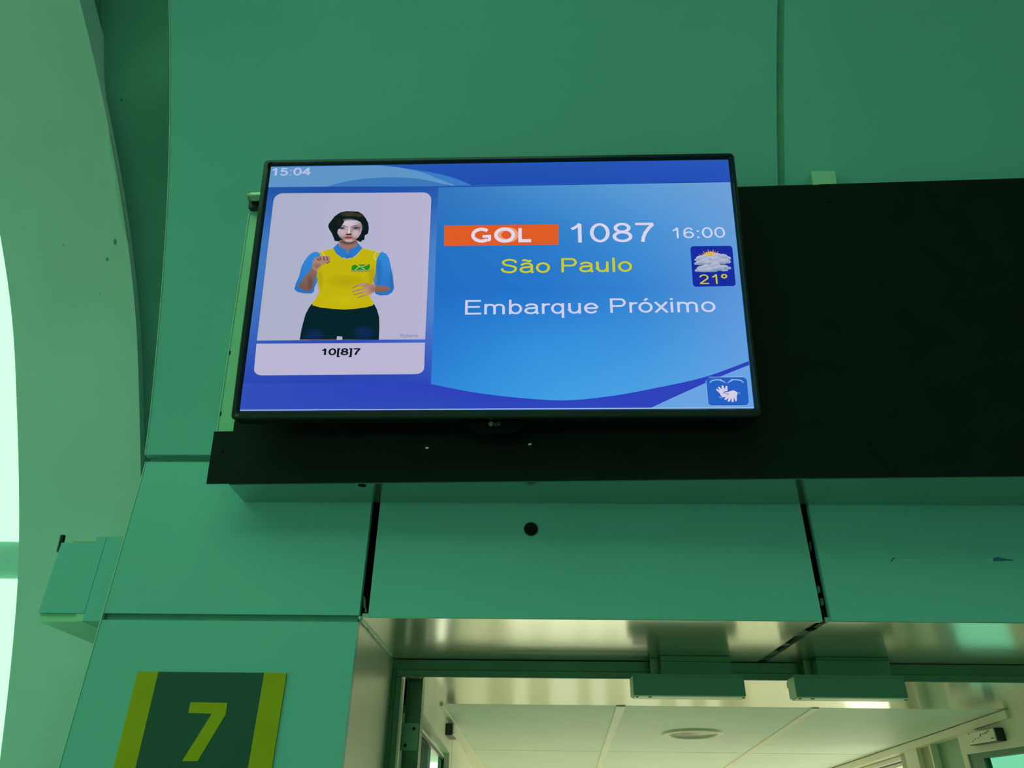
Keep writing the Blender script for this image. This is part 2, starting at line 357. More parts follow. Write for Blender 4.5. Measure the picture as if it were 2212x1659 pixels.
# ---- threshold strip and boarding-bridge shell
br = empty('ceiling_bridge', (.7, 2.6, 1.99)); tag(br, kind='structure')
ZB = 2.0; YB = 1.27; SL = math.radians(3.0)
PN = A3(0, math.sin(SL), math.cos(SL)); PO = A3(0, YB, ZB)
obj('threshold_strip', box(-.36, 2.3, YF+.075, YB-.003, ZB, ZB+.02), M_strip, br)
def C(px, py): return onP(px, py, PO, PN)
def cz(y): return ZB - math.tan(SL)*(y-YB)
def line_at(a, b, y):   # point on ceiling line through pixels a,b at depth y
    A, B = C(*a), C(*b); t = (y-A[1])/(B[1]-A[1]); return A[0]+(B[0]-A[0])*t
def xs1(y): return line_at((1330, 1530), (1300, 1622), y)
def xs1b(y): return line_at((1349, 1530), (1312, 1622), y)
def xs2(y): return line_at((1752, 1530), (1590, 1640), y)
def xs2b(y): return line_at((1768, 1530), (1605, 1640), y)
def xleft(y): return -.325+0*y
def xright(y): return 1.676+0*y
YS = (C(1300, 1623)[1]); YE = 5.0
cols = [(xleft, xs1), (xs1b, xs2), (xs2b, xright)]
for (ya, yb) in ((YB, YS-.004), (YS+.004, YE)):
    for fa, fb in cols:
        q = [(fa(ya)-.004*(fa is not xleft), ya, cz(ya)), (fb(ya)+.004*(fb is not xright), ya, cz(ya)), (fb(yb)+.004*(fb is not xright), yb, cz(yb)), (fa(yb)-.004*(fa is not xleft), yb, cz(yb))]
        obj('panel', prism(q, (0, 0, .012)), M_ceil, br)
for fa, fb in ((xs1, xs1b), (xs2, xs2b)):
    q = [(fa(YB), YB, cz(YB)-.003), (fb(YB), YB, cz(YB)-.003), (fb(YE), YE, cz(YE)-.003), (fa(YE), YE, cz(YE)-.003)]
    obj('joint_cover', prism(q, (0, 0, .0028)), M_white, br)
obj('joint_backing', prism([(-.36, YB, cz(YB)+.0125), (2.3, YB, cz(YB)+.0125), (2.3, YE, cz(YE)+.0125), (-.36, YE, cz(YE)+.0125)], (0, 0, .01)), M_gap, br)
def xbat(y): return -.322+.03*(y-YB)
obj('edge_batten', prism([(-.3148, YB, cz(YB)-.001), (xbat(YB)+.018, YB, cz(YB)-.001), (xbat(YE)+.018, YE, cz(YE)-.001), (-.3148, YE, cz(YE)-.001)], (0, 0, -.008)), M_white, br)
tag(obj('floor', box(-1.0, 2.6, 1.45, 5.2, -.14, -.02), M_bfloor), kind='structure')
tag(obj('floor', box(-.36, 2.6, .0, 1.45, -.02, .002), M_bfloor), kind='structure')
we = empty('wall_bridge_end', (.7, 5.05, 0)); tag(we, kind='structure'); 
for a_ in ((-.6, 2.6, -.1, .05), (-.6, 2.6, 1.70, 2.1), (-.6, -.2, .05, .8), (1.75, 2.6, .05, .8)): obj('wall_panel', box(a_[0], a_[1], 5.0, 5.1, a_[2], a_[3]), M_cream, we)
obj('pane', box(-.2, 1.75, 5.04, 5.046, .05, .8), M_clear, we)  # unseen end glazing, added to brighten the bridge interior
_sl = [(-.6, -.12), (.0, .18), (.42, .52), (.66, .80), (1.10, 1.22), (1.36, 1.46), (1.60, 2.6)]
for a_, b_ in _sl: obj('wall_panel', box(a_, b_, 5.0, 5.1, .8, 1.70), M_cream, we)
for (a_, b_), (c__, d__) in zip(_sl, _sl[1:]): obj('pane', box(b_, c__, 5.04, 5.046, .8, 1.70), M_slit, we)  # added slit panes, out of view, giving vertical streaks in the soffit reflection
# left wall of the bridge: rails and stiles round a glazed opening
bl = empty('wall_bridge_left', (-.35, 2.0, 0)); tag(bl, kind='structure')
XW = -.315
o1 = onX(971, 1627, XW); YO = o1[1]
def zt_(y): return (ZB if y < YB else cz(y))
YN = float(onX(915, 1490, XW)[1])
ztop = onX(917, 1546, XW)[2]; zfar = o1[2]
ta, tb = onX(917, 1545, XW), onX(971, 1627, XW)
def zo(y): return float(ta[2]+(tb[2]-ta[2])*(y-ta[1])/(tb[1]-ta[1]))
def sidewall(name, y0, y1, za0, za1, zb0, zb1, m, xin=XW, th=.045):
    return obj(name, prism([(xin, y0, za0), (xin, y1, zb0), (xin, y1, zb1), (xin, y0, za1)], (-th, 0, 0)), m, bl)
sidewall('top_rail', YN, YB, zo(YN), ZB, zo(YB), ZB, M_cream)
sidewall('top_rail', YB, YO, zo(YB), ZB, zo(YO), cz(YO), M_cream)
sidewall('near_stile', YN, YN+.03, 0, zo(YN), 0, zo(YN+.03), M_cream)
sidewall('far_stile', YO, YO+.09, 0, zt_(YO), 0, zt_(YO+.09), M_cream)
sidewall('groove', YO+.09, YO+.105, 0, zt_(YO), 0, zt_(YO), M_seal, XW-.006, .03)
sidewall('wall_panel', YO+.105, 5.0, 0, cz(YO+.1), 0, cz(5.0), M_cream)
sidewall('glass_bead', YN+.03, YO, zo(YN)-.040, zo(YN)-.032, zo(YO)-.028, zo(YO)-.020, M_black, XW-.022, .008)
sidewall('glass_bead', YN+.03, YO, zo(YN)-.030, zo(YN)-.022, zo(YO)-.018, zo(YO)-.010, M_white, XW-.020, .010)
sidewall('opening_reveal', YN+.03, YO, zo(YN)-.002, zo(YN)+.02, zo(YO)-.002, zo(YO)+.02, M_plate, XW-.0452, .10)
obj('glass_bead', box(XW-.030, XW-.020, YO-.016, YO-.008, .1, zo(YO)-.02), M_black, bl)
sidewall('pane', YN+.03, YO, .1, zo(YN)-.012, .1, zo(YO)-.004, M_clear, XW-.025, .004)
obj('outer_wall', box(-1.0, XW-.17, YN+.05, YN+.09, 0, 2.02), M_cream, bl)
obj('outer_wall', box(-.9, -.86, YN+.09, 5.0, 0, .3), M_cream, bl)
obj('pane', box(-.882, -.878, YN+.09, 5.0, .3, 2.02), M_teal, bl)
obj('outer_ceiling', box(-.9, XW-.05, YN+.05, 5.0, 2.02, 2.05), M_ceil, bl)
# right wall: beam under the ceiling, posts and windows
brt = empty('wall_bridge_right', (1.8, 2.4, 0)); tag(brt, kind='structure')
XR = 1.68

def rwall(name, y0, y1, z0, z1, m, x=XR, th=.04, slope=True):
    dz = (cz(y1)-cz(y0)) if slope else 0
    return obj(name, prism([(x, y0, z0), (x, y1, z0+dz), (x, y1, z1+dz), (x, y0, z1)], (th, 0, 0)), m, brt)
YR0 = .60
rwall('edge_beam', YB-.02, YE, cz(YB)-.030, cz(YB)-.003, M_white, XR-.012, .05)
rwall('near_header', 1.10, 1.60, 1.881, 2.0, M_cream, XR, .04, False)
rwall('near_wall', YR0, 1.10, .02, 2.0, M_cream, XR, .04, False)
rwall('near_stile', 1.60, 1.635, .02, 1.975, M_cream, XR, .04, False)
obj('window_frame', box(XR+.006, XR+.03, 1.50, 1.60, .05, 1.881), M_frame, brt)
obj('window_frame', box(XR+.006, XR+.03, 1.10, 1.50, 1.862, 1.881), M_frame, brt)
obj('pane', box(XR+.018, XR+.022, 1.10, 1.50, .05, 1.862), M_teal, brt)
rwall('recess_panel', 1.635, 1.885, .02, 1.985, M_plate, XR+.03, .04, False)
rwall('recess_trim', 1.872, 1.885, .02, 1.966, M_cream, XR, .03, False)
rwall('recess_panel', 1.885, 2.0, .02, 1.98, M_tan, XR+.02, .04, False)
rwall('post', 2.0, 2.12, .02, 1.968, M_cream, XR-.002, .07, False)
rwall('recess_panel', 2.12, 2.195, .02, 1.97, M_tan, XR+.012, .04, False)
rwall('window_head', 2.195, 4.6, 1.925, 1.972, M_white, XR, .05)
rwall('window_head', 2.195, 4.6, 1.905, 1.918, M_white, XR+.025, .03)
rwall('window_head', 2.195, 4.6, 1.880, 1.893, M_cream, XR+.035, .03)
rwall('pane', 2.195, 4.6, .15, 1.90, M_clear, XR+.05, .004)
rwall('sill_wall', 2.195, 4.6, .0, .15, M_cream)
rwall('wall_panel', 4.6, 5.0, .02, 1.95, M_cream)

# ================================================================ THINGS
# ---- round ceiling lamp of the bridge
c0, c1 = C(1430, 1584), C(1562, 1584); cc = (c0+c1)/2; rr = float(np.linalg.norm(c1-c0))/2
dl = empty('ceiling_lamp', tuple(cc)); tag(dl, 'round white recessed ceiling lamp, unlit, in the bridge ceiling', 'lamp')
def ringpts(r, dz, n=48):
    e1 = A3(1, 0, 0); e2 = np.cross(PN, e1)
    return [cc + e1*r*math.cos(t) + e2*r*math.sin(t) - PN*dz for t in np.linspace(0, 2*math.pi, n, endpoint=False)]
obj('rim', loft([ringpts(rr, -.001), ringpts(rr, .006), ringpts(rr*.97, .009), ringpts(rr*.84, .009), ringpts(rr*.80, .004), ringpts(rr*.80, -.001)]), M_white, dl, True)
bm = bmesh.new(); bm.faces.new([bm.verts.new(tuple(p)) for p in ringpts(rr*.805, .001)]); bmesh.ops.extrude_face_region(bm, geom=bm.faces[:]); obj('lens', bm, M_white, dl)

# ---- two sensor housings hung from the door header
def sensor(px, label):
    """px: plate corners TL,TR,BL,BR ; upper block TL,TR,BL,BR"""
    YQ = .335
    TL, TR, BL, BR = [onY(x, y, YQ) for x, y in px[:4]]
    x0 = (TL[0]+BL[0])/2; x1 = (TR[0]+BR[0])/2; z1 = (TL[2]+TR[2])/2; z0 = (BL[2]+BR[2])/2
    r = empty('door_sensor', ((x0+x1)/2, YQ+.03, z0)); tag(r, label, 'sensor', 'door sensors under the soffit')
    cov = obj('cover', box(x0, x1, YQ, YQ+.05, z0, z1, bev=.0012), M_sensor, r)
    obj('lip', box(x0+.002, x1-.002, YQ-.0005, YQ+.046, z0-.003, z0), M_white, cov)
    obj('end_cap', box(x0-.002, x0-.0002, YQ+.001, YQ+.05, z0, z1-.006), M_white, r)
    obj('seam', box(x0+.001, x1-.001, YQ-.0004, YQ+.001, z1-.0075, z1-.0065), M_frame, cov)
    for f, w in ((.02, .003), (.13, .004), (.97, .003)): obj('screw', box(x0+(x1-x0)*f, x0+(x1-x0)*f+w*2, YQ+.004, YQ+.01, z0-.0045, z0-.003), M_black, r)
    YU = .395
    a, b, c_, d = [onY(x, y, YU) for x, y in px[4:]]
    ux0, ux1 = (a[0]+c_[0])/2, (b[0]+d[0])/2; uz1 = min(zs_d-.004, (a[2]+b[2])/2)
    obj('mounting_block', box(ux0, ux1, YU, YF-.002, z1-.002, uz1, bev=.001), M_sensor, r)
    obj('block_cap', box(ux0-.0005, ux1+.0005, YU-.003, YF-.002, uz1, zs_d-.001), M_frame, r)
    obj('side_bracket', box(ux0-.022, ux0-.001, YF-.03, YF-.001, z1-.002, zs_d-.001), M_frame2, r)
    obj('hanger', box(x0+.02, x1-.02, YQ+.049, YF-.001, z1-.014, z1-.001), M_frame, r)
sensor(((1367, 1453), (1607, 1459), (1369, 1501), (1611, 1504), (1428, 1427), (1580, 1431), (1428, 1450), (1580, 1454)),
       'green metal door sensor housing between the jamb and the soffit seam')
sensor(((1714, 1457), (1951, 1459), (1722, 1506), (1963, 1507), (1763, 1426), (1921, 1426), (1768, 1454), (1925, 1455)),
       'green metal door sensor housing just past the soffit seam')

# ---- door-closer boxes high on the bridge walls
def wallbox(X, sx, y0, y1, z0, z1, pr_, label, n_dots):
    r = empty('alarm_box', (X, (y0+y1)/2, z0)); tag(r, label, 'alarm box')
    xs = sorted((X+sx*.0005, X+sx*pr_)); obj('base', box(xs[0], xs[1], y0, y1, z0, z1, bev=.002), M_black, r)
    xs = sorted((X+sx*(pr_+.0004), X+sx*(pr_+.007))); f = obj('face', box(xs[0], xs[1], y0+.004, y1-.002, z0+.002, z1-.002, bev=.002), M_white, r)
    for i in range(n_dots):
        yy = y0+.012+(y1-y0-.035)*((i*.37) % 1); zz = z0+.006+(z1-z0-.014)*((i*.61+.1) % 1)
        xs = sorted((X+sx*(pr_+.0068), X+sx*(pr_+.0080))); obj('slot', box(xs[0], xs[1], yy, yy+.005+.010*(i % 3 == 0), zz, zz+.003+.006*(i == 4)), M_black, f)
_a, _b = onX(963, 1562, XW), onX(965, 1591, XW)
wallbox(XW, 1, float(_a[1]), float(_a[1])+.20, float(_b[2]), float(_a[2]), .026, 'small black-backed alarm box above the glazed opening, dark side showing', 2)
XF = XR-.036
wallbox(XR, -1, float(onX(2149, 1586, XF)[1]), float(onX(2088, 1597, XF)[1]), float(onX(2120, 1606, XF)[2]), float(onX(2120, 1576, XF)[2]), .030, 'pale slotted alarm box on the wall beside the round ceiling lamp', 9)

# ---- boxy housing on the rib, half hidden by the gate wall
YJ = .17
jb = empty('junction_box', (-1.08, .4, 2.05)); tag(jb, 'pale metal junction box on the plaster rib behind the gate wall edge', 'box')
J = lambda x, y: onY(x, y, YJ)
xl = (J(130, 1175)[0]+J(85, 1325)[0])/2; zt1 = J(229, 1159)[2]; zt0 = J(150, 1173)[2]; zb0 = J(120, 1341)[2]; zbb = J(120, 1324)[2]
xn = J(207, 1165)[0]; xsm = (J(229, 1160)[0]+J(182, 1335)[0])/2
YJB = min(ry(zb0), ry(zt1))-.004
obj('body', box(xl, xsm-.0012, YJ, YJB, zbb, zt0), M_panel, jb)
obj('body_top', box(xn, xsm-.0012, YJ, YJB, zt0, zt1), M_panel, jb)
obj('top_strip', box(xl+.008, xn-.002, YJ+.03, YJB-.03, zt0, zt1-.003), M_plate, jb)
obj('end_cover', box(xsm+.0006, -.86, YJ-.001, YJB, zb0, zt1), M_panel, jb)
obj('bottom_lip', box(xl, J(160, 1340)[0], YJ+.008, YJB, zb0, zbb), M_house, jb)
obj('bottom_plate', box(J(160, 1340)[0], xsm-.0012, YJ+.002, YJB, zb0, zbb), M_house, jb)
pa, pb = onY(128, 1192, YJ+.02), onY(136, 1157, YJ+.02)
obj('latch_pin', cyl(tuple(pa), tuple(pb), .0065, n=16), M_black, jb)
obj('top_edge', box(xl, xn, YJ-.0006, YJ+.004, zt0-.001, zt0+.0006), M_edge, jb)
obj('top_edge', box(xn, -.90, YJ-.0006, YJ+.004, zt1-.001, zt1+.0006), M_edge, jb)

# ---- gate number sign
gs = empty('gate_sign', (-.65, -.003, 1.45)); tag(gs, 'dark green gate sign with yellow side stripes and number 7', 'sign')
sx0, sx1, sz1, sz0 = -.800, -.4925, 1.8995, 1.42
i0, i1 = onY(344, 1452, 0)[0], onY(572, 1455, 0)[0]
YS0 = -.004
obj('backing', box(i0, i1, YS0, -.0002, sz0, sz1), M_sdark, gs)
obj('stripe', box(sx0, i0, YS0-.0002, -.0002, sz0, sz1), M_syel, gs)
obj('stripe', box(i1, sx1, YS0-.0002, -.0002, sz0, sz1), M_syel, gs)
sv = [(1018, 418), (1400, 424), (1383, 545), (1092, 1030), (930, 1030), (1238, 538), (995, 530)]
sv = [onY(200+x/4.809, 1430+y/4.809, YS0) for x, y in sv]
obj('number', prism([A3(p[0], YS0-.0006, p[2]) for p in sv], (0, .0005, 0)), M_syel, gs)

# ---- torn tape on the fascia
tp = [(2146, 1205), (2157, 1203), (2163, 1205), (2172, 1207), (2189, 1209), (2188, 1211), (2174, 1210), (2166, 1212), (2158, 1211), (2146, 1212)]
t = obj('tape_scrap', prism([onY(x, y, -.0012) for x, y in tp], (0, .0011, 0)), M_tape); tag(t, 'torn scrap of blue tape stuck on the green fascia', 'tape')

# ---- black sign board on its white housing
AY, TT = math.radians(-2.06), math.radians(9.7)
BU = A3(math.cos(AY), math.sin(AY), 0); BN0 = A3(math.sin(AY), -math.cos(AY), 0)
BV = math.cos(TT)*A3(0, 0, 1)+math.sin(TT)*BN0; BN = np.cross(BU, BV)     # BN faces the hall
B0 = A3(-.70, -.110, 2.269)
def bp(u, v, n=0.0): return B0+BU*u+BV*v+BN*n
def buv(x, y, n=0.0):
    P = onP(x, y, B0+BN*n, BN)-B0; return float(P@BU), float(P@BV)
hs = empty('sign_housing', tuple(bp(1.3, 0, -.05))); tag(hs, 'long white metal housing faced with a blank black board, holding the television', 'signboard')
def slab(name, u0, u1, v0, v1, n0, n1, m, parent, bev=0):
    bm = prism([bp(u0, v0, n0), bp(u1, v0, n0), bp(u1, v1, n0), bp(u0, v1, n0)], BN*(n1-n0))
    if bev: bevel(bm, bev)
    return obj(name, bm, m, parent)
UE = 3.2; VT = .722
nt_ = buv(463, 932)[1]; un_ = buv(505, 920)[0]
# L-shaped black face
bm = prism([bp(u, v, 0) for u, v in ((0, 0), (UE, 0), (UE, VT), (un_, VT), (un_, nt_), (0, nt_))], -BN*.004); board = obj('black_board', bm, M_board, hs)
slab('back_plate', .005, UE, .002, .700, -.012, -.0045, M_house, hs)
obj('plate_edge', prism([bp(.003, .01, -.0048), bp(.0055, .01, -.0048), bp(.0055, .699, -.0048), bp(.003, .699, -.0048)], BN*.002), M_edge, hs)
for (x, y) in ((493, 765), (473, 897), (545, 458)):
    u, v = buv(x, y); slab('chipped_spot', u, u+.003, v, v+.010, -.0046, -.0038, M_dark, hs)
# body of the housing: flat underside back to the fascia
xs0 = -.654
bl_ = [A3(xs0, -.0005, 2.2705), A3(3.2, -.0005, 2.2705), A3(3.2, 0, 2.2705)*0+A3(2.49, -.0005, 2.2705)]
def yb(x): return float(bp((x+.70), 0, -.0125)[1])
pts = [(xs0, -.0008), (2.48, -.0008), (2.48, yb(2.48)), (xs0, yb(xs0))]
obj('underside', prism([(x, y, 2.2705) for x, y in pts], (0, 0, .004)), M_under, hs)
obj('side_wall', prism([(xs0, -.0008, 2.2746), (xs0, yb(xs0), 2.2746), (xs0, yb(xs0)-.10, 2.88), (xs0, -.24, 2.88), (xs0, gys(2.7)-.002, 2.7), (xs0, gys(2.5)-.002, 2.5), (xs0, -.001, 2.37)], (.004, 0, 0)), M_house, hs)
oh = onZ(782, 1048.5, 2.2705)
obj('drain_hole', cyl((oh[0], oh[1], 2.2699), (oh[0], oh[1], 2.2712), .0088, n=24), M_gap, hs)
# screws through the board
for i, (x, y) in enumerate(((923, 967), (1145, 959), (1874, 957), (479, 974), (1790, 434))):
    u, v = buv(x, y); bm = bmesh.new()
    R_ = .0045
    loft([[bp(u+math.cos(t)*r, v+math.sin(t)*r, n) for t in np.linspace(0, 2*math.pi, 16, endpoint=False)] for r, n in ((R_, .0002), (R_, .0014), (R_*.6, .0024))], bm, True, True)
    sc = obj('screw', bm, M_chrome if i < 2 else M_board, hs, True)
# bracket block standing on top of the board
q = [onY(x, y, -.282) for x, y in ((1752, 369.5), (1803, 369.5), (1808, 399), (1756, 399))]
bm = prism(q, (0, .03, 0)); obj('top_bracket', bm, M_edge, hs)
q = [onY(x, y, -.281) for x, y in ((1752, 370), (1756, 399), (1742, 399))]
obj('bracket_gusset', prism(q, (0, .02, 0)), M_seal, hs)

# ---- television mount: rail with end cap and clamp, seen beside the set
tm = hs
ur0, vr = buv(541, 425, .03); ur1 = ur0+1.12
rp = lambda u, n=.03: tuple(bp(u, vr, n))
obj('rail', cyl(rp(ur0+.004), rp(ur1), .0125, n=28), M_chrome, tm)
obj('end_cap', cyl(rp(ur0-.004), rp(ur0+.0038), .0105, n=28), M_brass, tm)
_, vb0 = buv(541, 450, .012); _, vb1 = buv(541, 436, .012)
slab('clamp_bar', buv(538, 445, .012)[0], ur1, vb0, vr, .0002, .016, M_black, tm)

# ---- television
T0 = A3(-.0720903, -.2975119, 2.6815652); TI, TY, TRL = .198961, -.0107214, .0017516
tu = A3(math.cos(TY), math.sin(TY), 0); tn0 = A3(math.sin(TY), -math.cos(TY), 0)
tv0 = math.cos(TI)*A3(0, 0, 1)+math.sin(TI)*tn0
TU = math.cos(TRL)*tu+math.sin(TRL)*tv0; TV = -math.sin(TRL)*tu+math.cos(TRL)*tv0; TN = np.cross(TU, TV)
AW, AH = 1.0738/2, 1.0738*9/32
def tp3(u, v, n=0.0): return T0+TU*u+TV*v+TN*n
def loc(x, y, n=0.0):
    P = onP(x, y, T0+TN*n, TN)-T0; return float(P@TU), float(P@TV)
nB = .009
a, b, c_, d = loc(568.5, 344.5, nB), loc(1588.5, 329, nB), loc(498, 907, nB), loc(1644.5, 898.5, nB)
ox0, ox1, oy1, oy0 = (a[0]+c_[0])/2, (b[0]+d[0])/2, (a[1]+b[1])/2, (c_[1]+d[1])/2
tvo = empty('television', tuple(tp3(0, oy0, -.03))); tag(tvo, 'black framed flat television showing a blue flight information screen', 'television')
def rrect(x0, x1, y0, y1, r, n, seg=6):
    P = []
    for cx, cy, a0 in ((x1-r, y1-r, 0), (x0+r, y1-r, 90), (x0+r, y0+r, 180), (x1-r, y0+r, 270)):
        for i in range(seg+1):
            t = math.radians(a0+90*i/seg); P.append(tp3(cx+r*math.cos(t), cy+r*math.sin(t), n))
    return P
ins = .0085
lo = [rrect(ox0+.006, ox1-.006, oy0+.006, oy1-.006, .008, -.040), rrect(ox0+.0005, ox1-.0005, oy0+.0005, oy1-.0005, .011, -.030),
      rrect(ox0, ox1, oy0, oy1, .011, nB-.003), rrect(ox0+.003, ox1-.003, oy0+.003, oy1-.003, .009, nB),
      rrect(-AW-.0055, AW+.0055, -AH-.0065, AH+.0055, .003, nB), rrect(-AW-.0045, AW+.0045, -AH-.0035, AH+.0045, .002, nB-.003),
      rrect(-AW-.0005, AW+.0005, -AH-.0012, AH+.0005, .001, .0008), rrect(-AW-.0005, AW+.0005, -AH-.0012, AH+.0005, .001, -.002)]
obj('bezel', loft(lo), M_bezel, tvo)
bm = loft([rrect(ox0+.006, ox1-.006, oy0+.006, oy1-.006, .008, -.0401), rrect(ox0+.03, ox1-.03, oy0+.012, oy1-.04, .02, -.048), rrect(ox0+.05, ox1-.05, oy0+.03, oy1-.10, .03, -.072)], caps=True)
obj('back_housing', bm, M_back, tvo)
for sgn in (-1, 1):      # arms carrying the set in front of the board
    u0 = sgn*.2
    obj('mount_arm', prism([tp3(u0-.02, -.15, -.0721), tp3(u0+.02, -.15, -.0721), tp3(u0+.02, .12, -.0721), tp3(u0-.02, .12, -.0721)], -TN*.018), M_black, tvo)
# logo tab under the frame
tabc = loc(1070, 915, -.012)
bm = prism([tp3(tabc[0]+x, oy0+y, -.012) for x, y in ((-.075, .001), (.075, .001), (.05, -.022), (.03, -.028), (-.03, -.028), (-.05, -.022))], -TN*.022)
tab = obj('logo_tab', bm, M_back, tvo)

# ================================================================ the picture on the screen (flat print, self lit)
def printobj(name, polys, parent, m=None):
    """polys: (list of 3d points, colour or list of colours (sRGB 0-255, optional alpha))"""
    V, F, Cc = [], [], []
    for pts, col in polys:
        i0 = len(V); V += [tuple(p) for p in pts]; F.append(list(range(i0, i0+len(pts))))
        cs = col if isinstance(col[0], (tuple, list)) else [col]*len(pts)
        Cc += [lin(c)+((c[3] if len(c) > 3 else 1.0),) for c in cs]
    me = bpy.data.meshes.new(name); me.from_pydata(V, [], F)
    if m is None:
        at = me.color_attributes.new('Col', 'FLOAT_COLOR', 'POINT')
        at.data.foreach_set('color', [x for c in Cc for x in c])
    me.materials.append(m or M_print)
    o = bpy.data.objects.new(name, me); COL.objects.link(o); o.parent = parent
    o.matrix_parent_inverse = parent.matrix_world.inverted(); return o
def PX(pts, n): return [tp3(*loc(x, y, n), n) for x, y in pts]
def catmull(pts, sub=6, closed=False):
    P = [np.array(p, float) for p in pts]; out = []; m = len(P)
    rng = range(m) if closed else range(m-1)
    for i in rng:
        g = (lambda j: P[j % m]) if closed else (lambda j: P[min(max(j, 0), m-1)])
        p0, p1, p2, p3 = g(i-1), g(i), g(i+1), g(i+2)
        for s in range(sub):
            t = s/sub
            out.append(.5*((2*p1)+(-p0+p2)*t+(2*p0-5*p1+4*p2-p3)*t*t+(-p0+3*p1-3*p2+p3)*t**3))
    if not closed: out.append(P[-1])
    return [tuple(p) for p in out]
def ribbon(pts, w, closed=False):
    """quads of a constant-width stroke in 2d, w may be a list"""
    P = [np.array(p, float) for p in pts]; m = len(P); L, R_ = [], []
    for i in range(m):
        if closed: d0, d1 = P[i]-P[i-1], P[(i+1) % m]-P[i]
        else: d0 = P[i]-P[i-1] if i else P[1]-P[0]; d1 = P[i+1]-P[i] if i < m-1 else P[-1]-P[-2]
        d0 = d0/(np.linalg.norm(d0)+1e-9); d1 = d1/(np.linalg.norm(d1)+1e-9)
        n0 = np.array([-d0[1], d0[0]]); n1 = np.array([-d1[1], d1[0]]); nn = n0+n1; l = np.linalg.norm(nn)
        nn = n0 if l < 1e-6 else nn/l
        k_ = 1/max(.5, float(nn@n0)); ww = (w[i] if isinstance(w, (list, tuple)) else w)/2*k_
        L.append(P[i]+nn*ww); R_.append(P[i]-nn*ww)
    return [[L[i], L[(i+1) % m], R_[(i+1) % m], R_[i]] for i in range(m if closed else m-1)]
def arc(cx, cy, rx, ry_, a0, a1, n=18): return [(cx+rx*math.cos(math.radians(a0+(a1-a0)*i/n)), cy+ry_*math.sin(math.radians(a0+(a1-a0)*i/n))) for i in range(n+1)]
EL = lambda cx, cy, rx, ry_: ('c', arc(cx, cy, rx, ry_, 0, 360, 30)[:-1])
sq = lambda x, y, s: ('f', [(x, y), (x+s, y), (x+s, y+s), (x, y+s)])
oA = [EL(.278, .26, .198, .222)]
aA = [('o', arc(.265, .355, .175, .125, 170, 90, 8)[:-1]+arc(.29, .355, .155, .125, 90, 0, 8)+[(.445, .12), (.455, .06), (.49, .0)]), ('o', [(.445, .315), (.30, .29)]+arc(.235, .165, .165, .125, 90, 270, 12)+arc(.25, .19, .195, .15, 270, 345, 8))]
